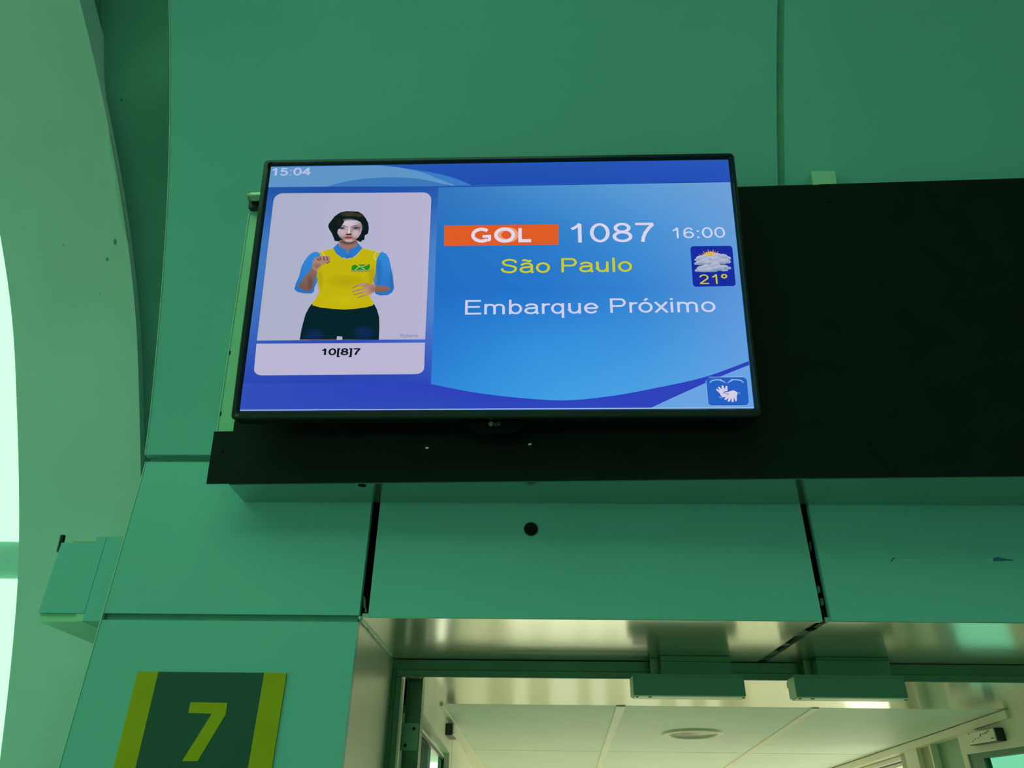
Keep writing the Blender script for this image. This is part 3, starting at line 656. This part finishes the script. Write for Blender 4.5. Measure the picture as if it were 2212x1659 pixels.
GL = {
 '0': (.556, [EL(.278, .358, .198, .316)]),
 '1': (.556, [('o', [(.135, .505), (.23, .57), (.31, .66), (.345, .716)]), ('o', [(.338, .70), (.338, 0)])]),
 '2': (.556, [('o', arc(.275, .495, .19, .178, 175, -20, 16)+[(.40, .36), (.24, .21), (.10, .07), (.075, .044)]), ('o', [(.055, .044), (.505, .044)])]),
 '4': (.556, [('o', [(.375, 0), (.375, .716)]), ('o', [(.36, .66), (.07, .215), (.53, .215)])]),
 '5': (.556, [('o', [(.47, .67), (.165, .67), (.115, .36)]), ('o', [(.115, .355), (.16, .40)]+arc(.275, .235, .2, .195, 110, -155, 22))]),
 '6': (.556, [EL(.285, .225, .187, .185), ('o', arc(.285, .358, .205, .314, 38, 205, 20))]),
 '7': (.556, [('o', [(.05, .672), (.495, .672)]), ('o', [(.49, .66), (.385, .52), (.29, .34), (.235, .17), (.215, 0)])]),
 '8': (.556, [EL(.278, .532, .165, .145), EL(.278, .205, .2, .165)]),
 ':': (.278, [sq(.09, 0, .1), sq(.09, .419, .1)]),
 '[': (.278, [('o', [(.25, .675), (.115, .675), (.115, -.16), (.25, -.16)])]),
 ']': (.278, [('o', [(.03, .675), (.165, .675), (.165, -.16), (.03, -.16)])]),
 'º': (.365, [EL(.18, .57, .115, .125)]),
 'E': (.667, [('o', [(.61, .673), (.125, .673), (.125, .043), (.625, .043)]), ('o', [(.125, .373), (.58, .373)])]),
 'P': (.667, [('o', [(.125, 0), (.125, .673), (.40, .673)]+arc(.42, .505, .155, .168, 90, -90, 14)+[(.125, .337)])]),
 'S': (.667, [('o', catmull([(.565, .51), (.525, .615), (.335, .675), (.155, .61), (.125, .515), (.2, .42), (.36, .37), (.52, .305), (.56, .2), (.49, .085), (.335, .042), (.14, .1), (.085, .235)]))]),
 'R': (.722, [('o', [(.125, 0), (.125, .673), (.40, .673)]+arc(.43, .52, .155, .153, 90, -90, 14)+[(.125, .367)]), ('o', [(.40, .36), (.62, 0)])]),
 'L': (.556, [('o', [(.12, .716), (.12, .043), (.52, .043)])]),
 'G': (.778, [('o', arc(.40, .358, .30, .315, 40, 330, 26)+[(.66, .15), (.66, .34), (.42, .34)])]),
 'I': (.278, [('o', [(.14, 0), (.14, .716)])]), 'N': (.722, [('o', [(.12, 0), (.12, .70), (.60, .02), (.60, .716)])]),
 'F': (.611, [('o', [(.57, .673), (.125, .673), (.125, 0)]), ('o', [(.125, .36), (.5, .36)])]),
 'A': (.667, [('o', [(.05, 0), (.333, .70), (.617, 0)]), ('o', [(.16, .25), (.50, .25)])]),
 'O': (.778, [EL(.389, .358, .32, .315)]),
 'm': (.833, [('o', [(.11, 0), (.11, .519)]), ('o', arc(.262, .33, .152, .145, 175, 0, 12)+[(.414, 0)]), ('o', arc(.566, .33, .152, .145, 175, 0, 12)+[(.718, 0)])]),
 'n': (.556, [('o', [(.11, 0), (.11, .519)]), ('o', arc(.277, .31, .167, .165, 175, 0, 12)+[(.444, 0)])]),
 'b': (.556, [('o', [(.11, 0), (.11, .716)]), EL(.290, .26, .178, .222)]),
 'a': (.556, aA), 'ã': (.556, aA+[('o', catmull([(.13, .60), (.18, .655), (.25, .635), (.31, .605), (.37, .59), (.42, .65)]))]),
 'á': (.556, aA+[('o', [(.25, .59), (.35, .70)])]),
 'r': (.333, [('o', [(.11, 0), (.11, .519)]), ('o', arc(.27, .32, .16, .155, 175, 65, 8))]),
 'q': (.556, [EL(.262, .26, .178, .222), ('o', [(.44, .519), (.44, -.2)])]),
 'u': (.556, [('o', [(.105, .519), (.105, .21)]+arc(.27, .21, .165, .17, 180, 355, 12)), ('o', [(.445, .519), (.445, 0)])]),
 'e': (.556, [('o', arc(.278, .26, .198, .222, 0, 325, 24)), ('o', [(.08, .265), (.476, .265)])]),
 'o': (.556, oA), 'ó': (.556, oA+[('o', [(.25, .59), (.35, .71)])]),
 'x': (.5, [('o', [(.05, .519), (.45, 0)]), ('o', [(.45, .519), (.05, 0)])]),
 'y': (.5, [('o', [(.04, .519), (.25, .03)]), ('o', [(.46, .519), (.25, .0), (.17, -.14), (.05, -.165)])]),
 'i': (.222, [('o', [(.11, 0), (.11, .519)]), sq(.066, .615, .09)]),
 'l': (.222, [('o', [(.11, 0), (.11, .716)])]), ' ': (.278, []),
}
def glyphs(text, w, track=0.0):
    x = 0; polys = []
    for ch in text:
        adv, st = GL[ch]
        for kd, pts in st:
            P = [(px+x, py) for px, py in pts]
            if kd == 'f': polys.append(P)
            else: polys += ribbon(P, w, kd == 'c')
        x += adv+track
    return polys
def text(name, s, ll, lr, top, col, n, parent, w=.088, track=0.0, fn=None, m=None, tofn=None):
    """ll, lr: baseline ends of the ink in photo pixels; top: a point at cap height"""
    fn = fn or loc; to = tofn or tp3
    (x0, y0), (x1, y1), (_, yt) = fn(*ll, n), fn(*lr, n), fn(*top, n)
    y0 = (y0+y1)/2
    G = glyphs(s, w, track); xs = [p[0] for g in G for p in g]; mn, mx = min(xs), max(xs)
    sx = (x1-x0)/(mx-mn); sy = (yt-fn(*ll, n)[1])/.716
    return printobj(name, [([to(x0+(p[0]-mn)*sx, y0+p[1]*sy, n) for p in g], col) for g in G], parent, m)

def words(name, s, ll, lr, top, col, n, parent, w):
    """one object per word on a common baseline"""
    def ink(t): xs = [p[0] for g in glyphs(t, w) for p in g]; return min(xs), max(xs)
    m0, m1 = ink(s); pos = 0
    for wd in s.split(' '):
        off = sum(GL[c][0] for c in s[:s.index(wd)]); a, b = ink(wd); a += off; b += off
        fa, fb = (a-m0)/(m1-m0), (b-m0)/(m1-m0); d = (lr[0]-ll[0], lr[1]-ll[1])
        p0 = (ll[0]+d[0]*fa, ll[1]+d[1]*fa); p1 = (ll[0]+d[0]*fb, ll[1]+d[1]*fb)
        text(name, wd, p0, p1, (p0[0], p0[1]+top[1]-ll[1]), col, n, parent, w)
scr = printobj('screen', [([tp3(-AW-.0005, -AH-.001, 0), tp3(AW+.0005, -AH-.001, 0), tp3(AW+.0005, AH+.0005, 0), tp3(-AW-.0005, AH+.0005, 0)], (40, 95, 185))], tvo)
def patch(name, quad, grid, n, parent, sub=10):
    """quad: photo pixels TL,TR,BR,BL; grid rows of colours, interpolated"""
    TL, TR, BR, BL = [np.array(loc(x, y, n)) for x, y in quad]; g = np.array(grid, float); R_, Cn = g.shape[:2]; polys = []
    def colr(s, t):
        fy, fx = t*(R_-1), s*(Cn-1); i, j = min(int(fy), R_-2), min(int(fx), Cn-2); a, b = fy-i, fx-j
        return tuple((g[i, j]*(1-a)*(1-b)+g[i, j+1]*(1-a)*b+g[i+1, j]*a*(1-b)+g[i+1, j+1]*a*b).tolist())
    def pt(s, t): q = (TL*(1-s)+TR*s)*(1-t)+(BL*(1-s)+BR*s)*t; return tp3(q[0], q[1], n)
    for i in range(sub):
        for j in range(sub):
            c = [(j/sub, i/sub), ((j+1)/sub, i/sub), ((j+1)/sub, (i+1)/sub), (j/sub, (i+1)/sub)]
            polys.append(([pt(*q) for q in c], [colr(*q) for q in c]))
    return printobj(name, polys, parent)
n1, n2, n3, n4, n5 = [.0003+i*.00025 for i in range(5)]
# right information panel
patch('info_panel', ((946, 402.5), (1577.5, 392.5), (1628.5, 882), (929, 886)),
      [[(52, 118, 190), (72, 142, 205), (92, 155, 212), (112, 160, 216)], [(38, 112, 190), (42, 122, 200), (66, 142, 212), (100, 158, 218)],
       [(34, 110, 198), (36, 116, 204), (52, 130, 208), (92, 150, 216)], [(40, 124, 210), (52, 146, 220), (62, 150, 222), (96, 158, 222)],
       [(50, 140, 218), (66, 158, 226), (80, 164, 228), (110, 168, 228)]], n1, scr, 14)
patch('header_band', ((584.5, 360), (1574.5, 345.5), (1577.8, 392.5), (580, 404.5)), [[(40, 92, 180), (36, 84, 180), (42, 88, 186)], [(38, 88, 180), (32, 78, 176), (36, 80, 184)]], n1, scr, 6)
printobj('header_rule', [(PX(((946, 403), (1577.5, 391.8), (1577.8, 393.4), (946, 404.6)), n2), (26, 66, 160))], scr)
patch('side_panel', ((579, 404), (947, 403), (931, 828), (522, 829)), [[(34, 84, 168), (30, 78, 166), (36, 86, 172)], [(66, 126, 194), (40, 90, 176), (74, 132, 200)], [(62, 112, 190), (46, 80, 176), (84, 130, 204)], [(44, 72, 180), (42, 68, 176), (46, 72, 184)]], n2, scr, 10)
lo_c = [(706, 403), (749.5, 391.7), (801.5, 384.9), (853, 383), (905.5, 386.5), (960, 398)]
printobj('header_swoosh', [
    (PX([(580, 404.5), (584.5, 360.3), (816, 357.2)]+catmull([(816, 357.2), (864, 362), (916, 374), (960, 391.5), (984, 400.5)])[1:]+[(976, 401)]+catmull(lo_c[::-1]), n3), (94, 150, 200)),
    (PX(catmull(lo_c)+[(968, 401.5), (900, 402.5)], n3), (60, 122, 188)),
    (PX(catmull([(880, 364), (940, 374), (985, 386), (1020, 400.5)])+[(984, 400.5), (960, 391.5), (916, 374)], n3), (58, 124, 200))], scr)
up_c = [(912, 827.5), (930, 829.5), (1020, 847), (1120.7, 859.3), (1221, 864.7), (1321.5, 855.3), (1421.8, 837), (1522, 814.5), (1617.5, 780)]
dn_c = [(1618.5, 788.4), (1555.7, 813.5), (1468.7, 852), (1405, 881.5)]
wav = catmull(up_c)+catmull(dn_c)+[(519, 886), (524, 828)]
printobj('wave_band', [(PX(wav, n3), [((46, 66, 188) if x > 900 else (50, 80, 184)) for x, y in wav])], scr)
wv = catmull(dn_c)+[(1628.3, 881)]
printobj('corner_band', [(PX(wv, n3), (106, 164, 226))], scr)
printobj('edge_glint', [(PX(((519, 885.2), (1628.3, 879.6), (1628.4, 881.2), (519, 887)), n4), (176, 190, 214))], scr)
# white picture panels with rounded corners
def quadpt(q, s, t): q = [np.array(p, float) for p in q]; return tuple((q[0]*(1-s)+q[1]*s)*(1-t)+(q[3]*(1-s)+q[2]*s)*t)
def rounded(q, rs, rt, tl, tr, br_, bl__, seg=7):
    out = []
    for on, (cs, ct), a0 in ((tl, (0, 0), 180), (tr, (1, 0), 270), (br_, (1, 1), 0), (bl__, (0, 1), 90)):
        if not on: out.append(quadpt(q, cs, ct)); continue
        ccx = rs if cs == 0 else 1-rs; ccy = rt if ct == 0 else 1-rt
        for i in range(seg+1):
            t = math.radians(a0+90*i/seg); out.append(quadpt(q, ccx+rs*math.cos(t), ccy+rt*math.sin(t)))
    return out
qp = ((592.5, 417.7), (932.3, 415.5), (918.5, 733), (555, 735.7))
pp = rounded(qp, .055, .052, 1, 1, 0, 0)
printobj('picture_panel', [(PX(pp, n3), [((172, 176, 200) if x < 700 else (184, 180, 210)) for x, y in pp])], scr)
qc = ((554, 742.5), (918, 740), (916, 808), (547.6, 811))
printobj('caption_panel', [(PX(rounded(qc, .05, .2, 0, 0, 1, 1), n3), (186, 182, 212))], scr)
WT = (206, 206, 236)
text('clock_text', '15:04', (586.7, 379), (670.3, 378.4), (586.7, 363.3), (178, 192, 224), n4, scr, .14)
text('flight_number_text', '1087', (1233, 525), (1416, 521), (1233, 484), (216, 212, 238), n4, scr, .09)
text('departure_time_text', '16:00', (1453.5, 515), (1567.4, 513.3), (1453.5, 492), (208, 212, 240), n4, scr, .086)
words('city_text', 'São Paulo', (1081.6, 590.3), (1366, 586.5), (1081.6, 559.8), (206, 204, 26), n4, scr, .088)
words('status_text', 'Embarque Próximo', (1004.3, 680), (1546.5, 673.5), (1004.3, 648.8), (206, 208, 238), n4, scr, .086)
text('caption_text', '10[8]7', (694, 767.4), (778.7, 766.4), (694, 753.4), (14, 22, 34), n4, scr, .145)
text('watermark_text', 'Rybená', (864, 728.8), (903, 728.2), (864, 721.3), (150, 148, 190), n4, scr, .15)
# airline plate
Ecr = lambda x, y: (920+x/2.989, 320+y/2.989)
printobj('airline_plate', [(PX([Ecr(*p) for p in ((119, 500), (857, 492), (856, 623), (117, 632))], n3), (222, 92, 38))], scr)
def pxstroke(pts, w, n, col, closed=False, fn=lambda x, y: (x, y)):
    L2 = [loc(*fn(x, y), n) for x, y in pts]; return [([tp3(q[0], q[1], n) for q in g], col) for g in ribbon(L2, w, closed)]
u_ = .00102
ring = lambda cx, cy, rx, ry_: arc(cx, cy, rx, ry_, 0, 360, 40)[:-1]
gw = 24/2.989*u_
lg = pxstroke(ring(530, 560, 56, 38), gw*1.05, n4, (232, 156, 120), True, Ecr)
lg += [([tuple(np.array(p)+TN*.00008) for p in g], c) for g, c in pxstroke(ring(508, 561, 56, 39), gw, n4, (226, 218, 236), True, Ecr)]
lg += pxstroke(arc(360, 562, 56, 38, -48, -310, 30), gw, n4, (226, 218, 236), False, Ecr)
lg += pxstroke([(366, 570), (411, 569), (411, 590), (400, 596)], gw*.85, n4, (226, 218, 236), False, Ecr)
lg += pxstroke([(608, 516), (608, 598), (680, 597)], gw*.95, n4, (226, 218, 236), False, Ecr)
printobj('airline_logo', lg, scr)
# weather tile
Ccr = lambda x, y: (1460+x/11.85, 500+y/11.85)
qw = [Ccr(*p) for p in ((368, 380), (1440, 366), (1535, 1395), (440, 1415))]
printobj('weather_tile', [(PX(rounded(qw, .07, .075, 1, 1, 1, 1), n3), (24, 44, 160))], scr)
sun = []
for i in range(19):
    t = math.radians(185-i*190/18); r0, r1 = (250, 400 if i % 2 else 330), None
    cx, cy = 890, 790; R0 = 270; R1 = 350 if i % 2 == 0 else 305; dt = .06
    sun.append((PX([Ccr(cx+R0*1.05*math.cos(t-dt), cy-R0*math.sin(t-dt)), Ccr(cx+R1*1.15*math.cos(t), cy-R1*math.sin(t)), Ccr(cx+R0*1.05*math.cos(t+dt), cy-R0*math.sin(t+dt))], n4), (196, 140, 62)))
sun.append((PX([Ccr(890+275*math.cos(t), 790-272*math.sin(t)) for t in np.linspace(0, math.pi, 30)], n4+.0001), (214, 182, 84)))
sun.append((PX([Ccr(*p) for p in ((575, 910), (650, 860), (760, 850), (640, 930))], n4+.00005), (150, 70, 60)))
printobj('weather_sun', sun, scr)
def cloud(puffs, n):
    out = []
    for k_, (x, y, rx, ry_) in enumerate(puffs):
        c = [(x+rx*math.cos(t), y-ry_*math.sin(t)) for t in np.linspace(0, 2*math.pi, 28)[:-1]]
        out.append((PX([Ccr(*p) for p in c], n+k_*.00001), [tuple(np.interp((p[1]-(y-ry_))/(2*ry_), [0, .5, 1], [hi, mid, low_]) for hi, mid, low_ in ((186, 172, 98), (188, 184, 134), (214, 206, 160))) for p in c]))
    return out
cl = cloud(((540, 730, 70, 32), (1320, 690, 90, 55), (620, 690, 110, 70), (1200, 650, 130, 75), (740, 680, 130, 80), (1060, 640, 130, 85), (900, 700, 150, 60)), n4+.00025)
cl += cloud(((530, 825, 62, 34), (1340, 780, 70, 42), (620, 800, 110, 66), (1230, 760, 140, 72), (750, 770, 130, 85), (1040, 720, 140, 85), (880, 800, 170, 60), (1130, 780, 150, 56)), n4+.0004)
cl += cloud(((1340, 940, 80, 36), (540, 1000, 60, 34), (1240, 995, 100, 26), (1210, 910, 130, 60), (650, 960, 120, 78), (1010, 870, 130, 95), (780, 930, 140, 90), (920, 980, 180, 62), (1080, 940, 150, 70), (720, 1000, 160, 44)), n4+.00055)
printobj('weather_clouds', cl, scr)
text('temperature_text', '21º', (1511.9, 614), (1572.7, 612.6), (1511.9, 593.4), (206, 200, 44), n4, scr, .085)
# sign language tile with two hands
Dcr = lambda x, y: (1480+x/11.06, 770+y/11.06)
qh = [Dcr(*p) for p in ((497, 492), (1468, 490), (1528, 1168), (545, 1172))]
printobj('hands_tile', [(PX(rounded(qh, .12, .15, 1, 1, 1, 1), n4), (36, 96, 194))]
         + pxstroke([(565, 492), (1390, 486)], 10/11.06*u_*1.3, n5, (156, 186, 238), False, Dcr) + pxstroke([(495, 575), (545, 1100)], 10/11.06*u_*1.3, n5, (140, 186, 240), False, Dcr)
         + pxstroke([(650, 1180), (1440, 1176)], 10/11.06*u_*1.3, n5, (160, 190, 240), False, Dcr), scr)
hc = (214, 206, 228); hn = [n5, n5+.00012, n5+.00024]; uw = u_/11.06*1.12
def finger(a, b, w0, w1, n): return pxstroke([a, ((a[0]+b[0])/2, (a[1]+b[1])/2), b], [w0*uw, (w0+w1)/2*uw, w1*uw], n, hc, False, Dcr)
hp = [(PX([Dcr(*p) for p in ((820, 850), (870, 810), (960, 800), (1010, 830), (1030, 900), (980, 970), (890, 975), (850, 930))], hn[0]), hc)]
hp += finger((860, 870), (745, 780), 56, 26, hn[0]) + finger((890, 840), (795, 728), 60, 30, hn[0]) + finger((925, 830), (888, 695), 62, 34, hn[0]) + finger((975, 830), (990, 705), 58, 36, hn[0])
ol = (36, 96, 194)
hp += [(PX([Dcr(*p) for p in ((905, 860), (930, 838), (1040, 820), (1140, 785), (1200, 800), (1180, 960), (1000, 960), (940, 1010), (1030, 900), (930, 888))], hn[1]), ol)]
hp += [(PX([Dcr(*p) for p in ((920, 862), (1040, 842), (1140, 808), (1190, 822), (1252, 862), (1248, 905), (1225, 960), (1180, 985), (1110, 985), (1030, 960), (1045, 890), (930, 876))], hn[2]), hc)]
hp += finger((1060, 930), (950, 1030), 56, 36, hn[2]) + finger((1090, 960), (1033, 1075), 56, 38, hn[2]) + finger((1140, 960), (1132, 1090), 52, 36, hn[2]) + finger((1200, 950), (1216, 1066), 52, 34, hn[2])
hp += pxstroke(catmull([(592, 625), (640, 580), (720, 560), (830, 560)]), 20*uw, n5, (150, 196, 244), False, Dcr) + pxstroke([(830, 555), (985, 640)], [32*uw, 4*uw], n5, (180, 204, 246), False, Dcr)
hp += pxstroke(catmull([(1392, 625), (1340, 580), (1250, 558), (1140, 555)]), 20*uw, n5, (150, 196, 244), False, Dcr) + pxstroke([(1135, 552), (1008, 640)], [32*uw, 4*uw], n5, (180, 204, 246), False, Dcr)
hp += pxstroke([(1285, 850), (1290, 895)], 46*uw, n5, (84, 140, 214), False, Dcr) + pxstroke([(812, 962), (880, 995)], 40*uw, n5, (84, 140, 214), False, Dcr)
printobj('hands_symbol', hp, scr)

# ---- picture of the uniformed interpreter
Acr = lambda x, y: (600+x/5.183, 430+y/5.183)
Bcr = lambda x, y: (680+x/13.83, 440+y/13.83)
ip = []; nn_ = [n4]
def fill(pts, col, fn=Acr, smooth=False):
    if smooth: pts = catmull(pts, 5, True)
    if callable(col): col = [col(*p) for p in pts]
    ip.append((PX([fn(*p) for p in pts], nn_[0]), col)); nn_[0] += .00003
def soft(cx, cy, rx, ry_, col, a, fn=Acr, n=22):
    """soft-edged blot"""
    P = [(cx+rx*math.cos(t), cy+ry_*math.sin(t)) for t in np.linspace(0, 2*math.pi, n+1)]
    for (s0, a0), (s1, a1) in (((0, a), (.5, a*.72)), ((.5, a*.72), (1.0, 0.0))):
        for i in range(n):
            q = [(cx+(P[i][0]-cx)*s0, cy+(P[i][1]-cy)*s0), (cx+(P[i][0]-cx)*s1, cy+(P[i][1]-cy)*s1), (cx+(P[i+1][0]-cx)*s1, cy+(P[i+1][1]-cy)*s1), (cx+(P[i+1][0]-cx)*s0, cy+(P[i+1][1]-cy)*s0)]
            cc_ = [tuple(col)+(a0,), tuple(col)+(a1,), tuple(col)+(a1,), tuple(col)+(a0,)]
            if s0 == 0: q = q[1:]; cc_ = cc_[1:]; 
            ip.append((PX([fn(*p) for p in q], nn_[0]), cc_))
    nn_[0] += .00003
def line(pts, w, col, fn=Acr):
    ip.extend(pxstroke(pts, [x*u_*1.08 for x in w] if isinstance(w, list) else w*u_*1.08, nn_[0], col, False, fn)); nn_[0] += .00003
# trousers
fill([(385, 1168), (350, 1215), (310, 1290), (285, 1380), (265, 1460), (245, 1575), (658, 1575), (665, 1535), (722, 1540), (724, 1575), (1132, 1575), (1138, 1440), (1135, 1320), (1110, 1235), (1075, 1168), (740, 1150)], (6, 36, 42))
soft(410, 1520, 140, 80, (18, 44, 96), .75); soft(970, 1500, 150, 90, (18, 44, 96), .75)
# sleeves behind the vest
BLU = lambda x, y: tuple(np.interp(y, [590, 800, 1080], v) for v in ((52, 44, 40), (138, 126, 112), (214, 204, 190)))
fill([(400, 593), (430, 590), (462, 602), (480, 640), (450, 830), (446, 920), (412, 985), (405, 1035), (380, 1057), (300, 1057), (220, 1040), (185, 1010), (200, 950), (240, 860), (265, 760), (300, 690), (350, 625)], BLU)
fill([(1145, 600), (1175, 592), (1215, 615), (1245, 660), (1265, 750), (1285, 860), (1298, 960), (1302, 1000), (1280, 1045), (1230, 1075), (1150, 1080), (1095, 1062), (1085, 1035), (1085, 960), (1070, 910), (1095, 830), (1105, 680)], BLU)
soft(1130, 800, 50, 200, (34, 90, 160), .5); soft(1275, 900, 30, 150, (34, 90, 160), .45)
# neck
fill([(688, 465), (892, 465), (888, 530), (810, 580), (775, 625), (762, 580), (690, 530)], (150, 112, 104))
soft(790, 480, 120, 40, (54, 36, 34), .9)
# vest
fill([(620, 553), (462, 596), (480, 640), (455, 760), (436, 850), (455, 950), (470, 1030), (440, 1095), (385, 1170), (390, 1190), (480, 1215), (620, 1230), (740, 1237), (860, 1230), (990, 1212), (1065, 1190), (1076, 1170), (1030, 1090), (1040, 1020), (1060, 940), (1095, 830), (1105, 690), (1120, 640), (1145, 600), (1040, 572), (948, 551), (880, 640), (775, 675), (690, 640)],
     (194, 180, 16))
soft(765, 920, 290, 95, (166, 150, 10), .55); soft(760, 1130, 240, 70, (206, 190, 20), .5)
soft(1060, 880, 60, 170, (150, 134, 6), .5); soft(470, 900, 50, 150, (150, 134, 6), .45)
line([(490, 580), (510, 612), (525, 640)], 2.4, (206, 200, 120)); line([(1105, 590), (1088, 618), (1082, 655), (1100, 690)], 2.4, (206, 200, 120))
# collar
fill([(680, 488), (620, 550), (655, 610), (725, 662), (736, 654), (775, 669), (815, 654), (826, 662), (880, 625), (947, 550), (890, 486), (887, 528), (800, 562), (778, 620), (765, 566), (690, 528)], (44, 118, 200))
soft(800, 640, 60, 30, (34, 96, 176), .5)
# emblem on the chest with its lettering
fill([(826, 765), (835, 742), (862, 736), (1030, 728), (1032, 772), (1010, 792), (826, 796)], (30, 140, 30))
line([(862, 796), (910, 758), (960, 752), (1010, 728)], 2.2, (196, 190, 40)); line([(880, 734), (920, 752), (980, 795)], 2.2, (196, 190, 40))
fill([(938+18*math.cos(t), 763+11*math.sin(t)) for t in np.linspace(0, 6.28, 14)[:-1]], (80, 150, 190))
# forearm and fist
fill([(385, 770), (440, 812), (405, 930), (390, 990), (350, 1030), (290, 1022), (228, 985), (238, 960), (300, 870)], lambda x, y: (118, 88, 76) if y > 900 else (134, 100, 86))
soft(360, 940, 40, 110, (92, 66, 58), .6)
fill([(395, 690), (420, 655), (470, 641), (520, 635), (575, 640), (589, 665), (580, 702), (545, 722), (500, 737), (455, 765), (435, 815), (384, 772)], (172, 130, 112))
soft(440, 750, 60, 40, (120, 86, 76), .6)
for a_, b_ in (((468, 650), (486, 685)), ((512, 645), (522, 690)), ((548, 645), (560, 690)), ((440, 665), (466, 690))): line([a_, b_], 2.2, (98, 64, 56))
line([(545, 722), (585, 700)], 2.0, (98, 64, 56))
# other forearm and open hand
fill([(1000, 950), (1090, 964), (1190, 970), (1265, 994), (1230, 1030), (1150, 1047), (1085, 1040), (1030, 1062)], lambda x, y: (122, 92, 80) if y > 1000 else (140, 106, 92))
fill([(900, 950), (980, 938), (1050, 955), (1097, 966), (1090, 1036), (1040, 1062), (1000, 1050), (985, 1005), (935, 968)], (170, 128, 108))
for pts_ in (((985, 950), (900, 965), (832, 1000)), ((1010, 990), (920, 1015), (832, 1041)), ((1022, 1022), (940, 1046), (850, 1076)), ((1042, 1050), (960, 1082), (895, 1103))):
    line(list(pts_), [5.4, 4.2, 2.2], (184, 142, 116)); line([pts_[1], pts_[2]], [1.0, .8], (120, 84, 60))
soft(1070, 1010, 40, 40, (120, 88, 74), .5)
# hair and face
fill([(660, 470), (650, 462), (640, 472), (625, 430), (610, 390), (580, 345), (565, 310), (570, 280), (600, 240), (640, 190), (700, 150), (770, 135), (860, 138), (900, 140), (950, 170), (985, 215), (1012, 265), (1020, 325), (1012, 380), (998, 396), (975, 405), (968, 462), (950, 458), (940, 470), (925, 482), (905, 470), (885, 462), (700, 462), (682, 475)], (12, 28, 28))
soft(800, 170, 120, 30, (74, 66, 46), .8); soft(910, 185, 60, 22, (66, 60, 44), .8); soft(680, 260, 50, 60, (36, 36, 24), .8)
fill([(690, 330), (715, 305), (735, 265), (760, 243), (830, 238), (885, 238), (925, 258), (946, 292), (946, 335), (928, 388), (896, 432), (862, 465), (822, 482), (782, 482), (735, 462), (692, 426), (668, 382), (672, 342)],
     lambda x, y: (150, 124, 118) if (y > 390 or x > 935) else (196, 180, 196), Acr)
soft(800, 275, 120, 60, (206, 196, 216), .9); soft(730, 380, 60, 55, (204, 176, 190), .9); soft(870, 385, 60, 60, (208, 186, 198), .9); soft(795, 462, 62, 26, (206, 186, 186), .9)
soft(795, 350, 34, 70, (200, 176, 184), .8)
soft(1010, 915, 130, 46, (150, 104, 104), .6, Bcr)
soft(820, 735, 110, 52, (120, 84, 96), .8, Bcr); soft(1220, 730, 130, 52, (120, 84, 96), .8, Bcr)
for e, ir in ((((728, 738), (780, 703), (850, 703), (905, 738), (850, 760), (780, 768)), (812, 732)), (((1135, 735), (1190, 700), (1270, 690), (1350, 722), (1300, 757), (1220, 768)), (1235, 728))):
    fill(e, (14, 20, 30), Bcr)
    fill([((x-ir[0])*.72+ir[0], (y-ir[1])*.6+ir[1]+4) for x, y in e], (150, 156, 180), Bcr)
    fill([(ir[0]+42*math.cos(t), ir[1]+28*math.sin(t)) for t in np.linspace(0, 6.28, 16)[:-1]], (46, 62, 86), Bcr)
line([(770, 655), (870, 665), (985, 700)], [1.6, 3.0, 1.4], (134, 96, 90), Bcr); line([(1060, 700), (1170, 668), (1295, 648)], [1.4, 3.0, 1.6], (134, 96, 90), Bcr)
line([(1025, 720), (1025, 860)], [1.6, 3.4], (222, 206, 220), Bcr)
fill([(915, 905), (960, 892), (1010, 905), (1070, 890), (1112, 900), (1085, 930), (1020, 942), (955, 935)], (62, 26, 26), Bcr)
soft(1015, 878, 60, 22, (214, 190, 196), .9, Bcr)
fill([(868, 1015), (960, 988), (1010, 998), (1060, 988), (1142, 1010), (1060, 1032), (960, 1032)], (116, 46, 56), Bcr)
fill([(895, 1026), (1010, 1022), (1125, 1020), (1072, 1058), (1000, 1070), (940, 1056)], (172, 96, 104), Bcr)
# fringe over the brow and temple
fill([(640, 470), (668, 470), (664, 380), (672, 345), (700, 322), (722, 290), (745, 252), (700, 200), (620, 240), (580, 320)], (12, 28, 28)); soft(690, 262, 40, 44, (40, 38, 26), .7)
printobj('interpreter_picture', ip, scr)
text('emblem_text', 'INFRAERO', Acr(824, 820), Acr(1036, 812), Acr(824, 797), (60, 130, 120), nn_[0]+.0001, scr, .16)

# ---- maker's mark on the logo tab and a tiny mark on the frame
cm = loc(1060.4, 915.6, -.0118)
printobj('maker_badge', [([tp3(cm[0]+.0048*math.cos(t), cm[1]+.0052*math.sin(t), -.0118) for t in np.linspace(0, 2*math.pi, 25)[:-1]], (0, 0, 0))], tab, M_printoff)
text('maker_text', 'LG', (1068.5, 919.2), (1080.5, 919), (1068.5, 912.5), (0, 0, 0), -.0118, tab, .12, m=M_printoff)

GL['K'] = (.667, [('o', [(.12, 0), (.12, .716)]), ('o', [(.58, .716), (.13, .28)]), ('o', [(.27, .42), (.60, 0)])])
_bz = [o for o in tvo.children if o.name.startswith('bezel')][0]
text('frame_mark', '8K', (508, 899.6), (515.6, 899.2), (508, 894.6), (0, 0, 0), nB+.0003, _bz, .12, m=M_printoff)
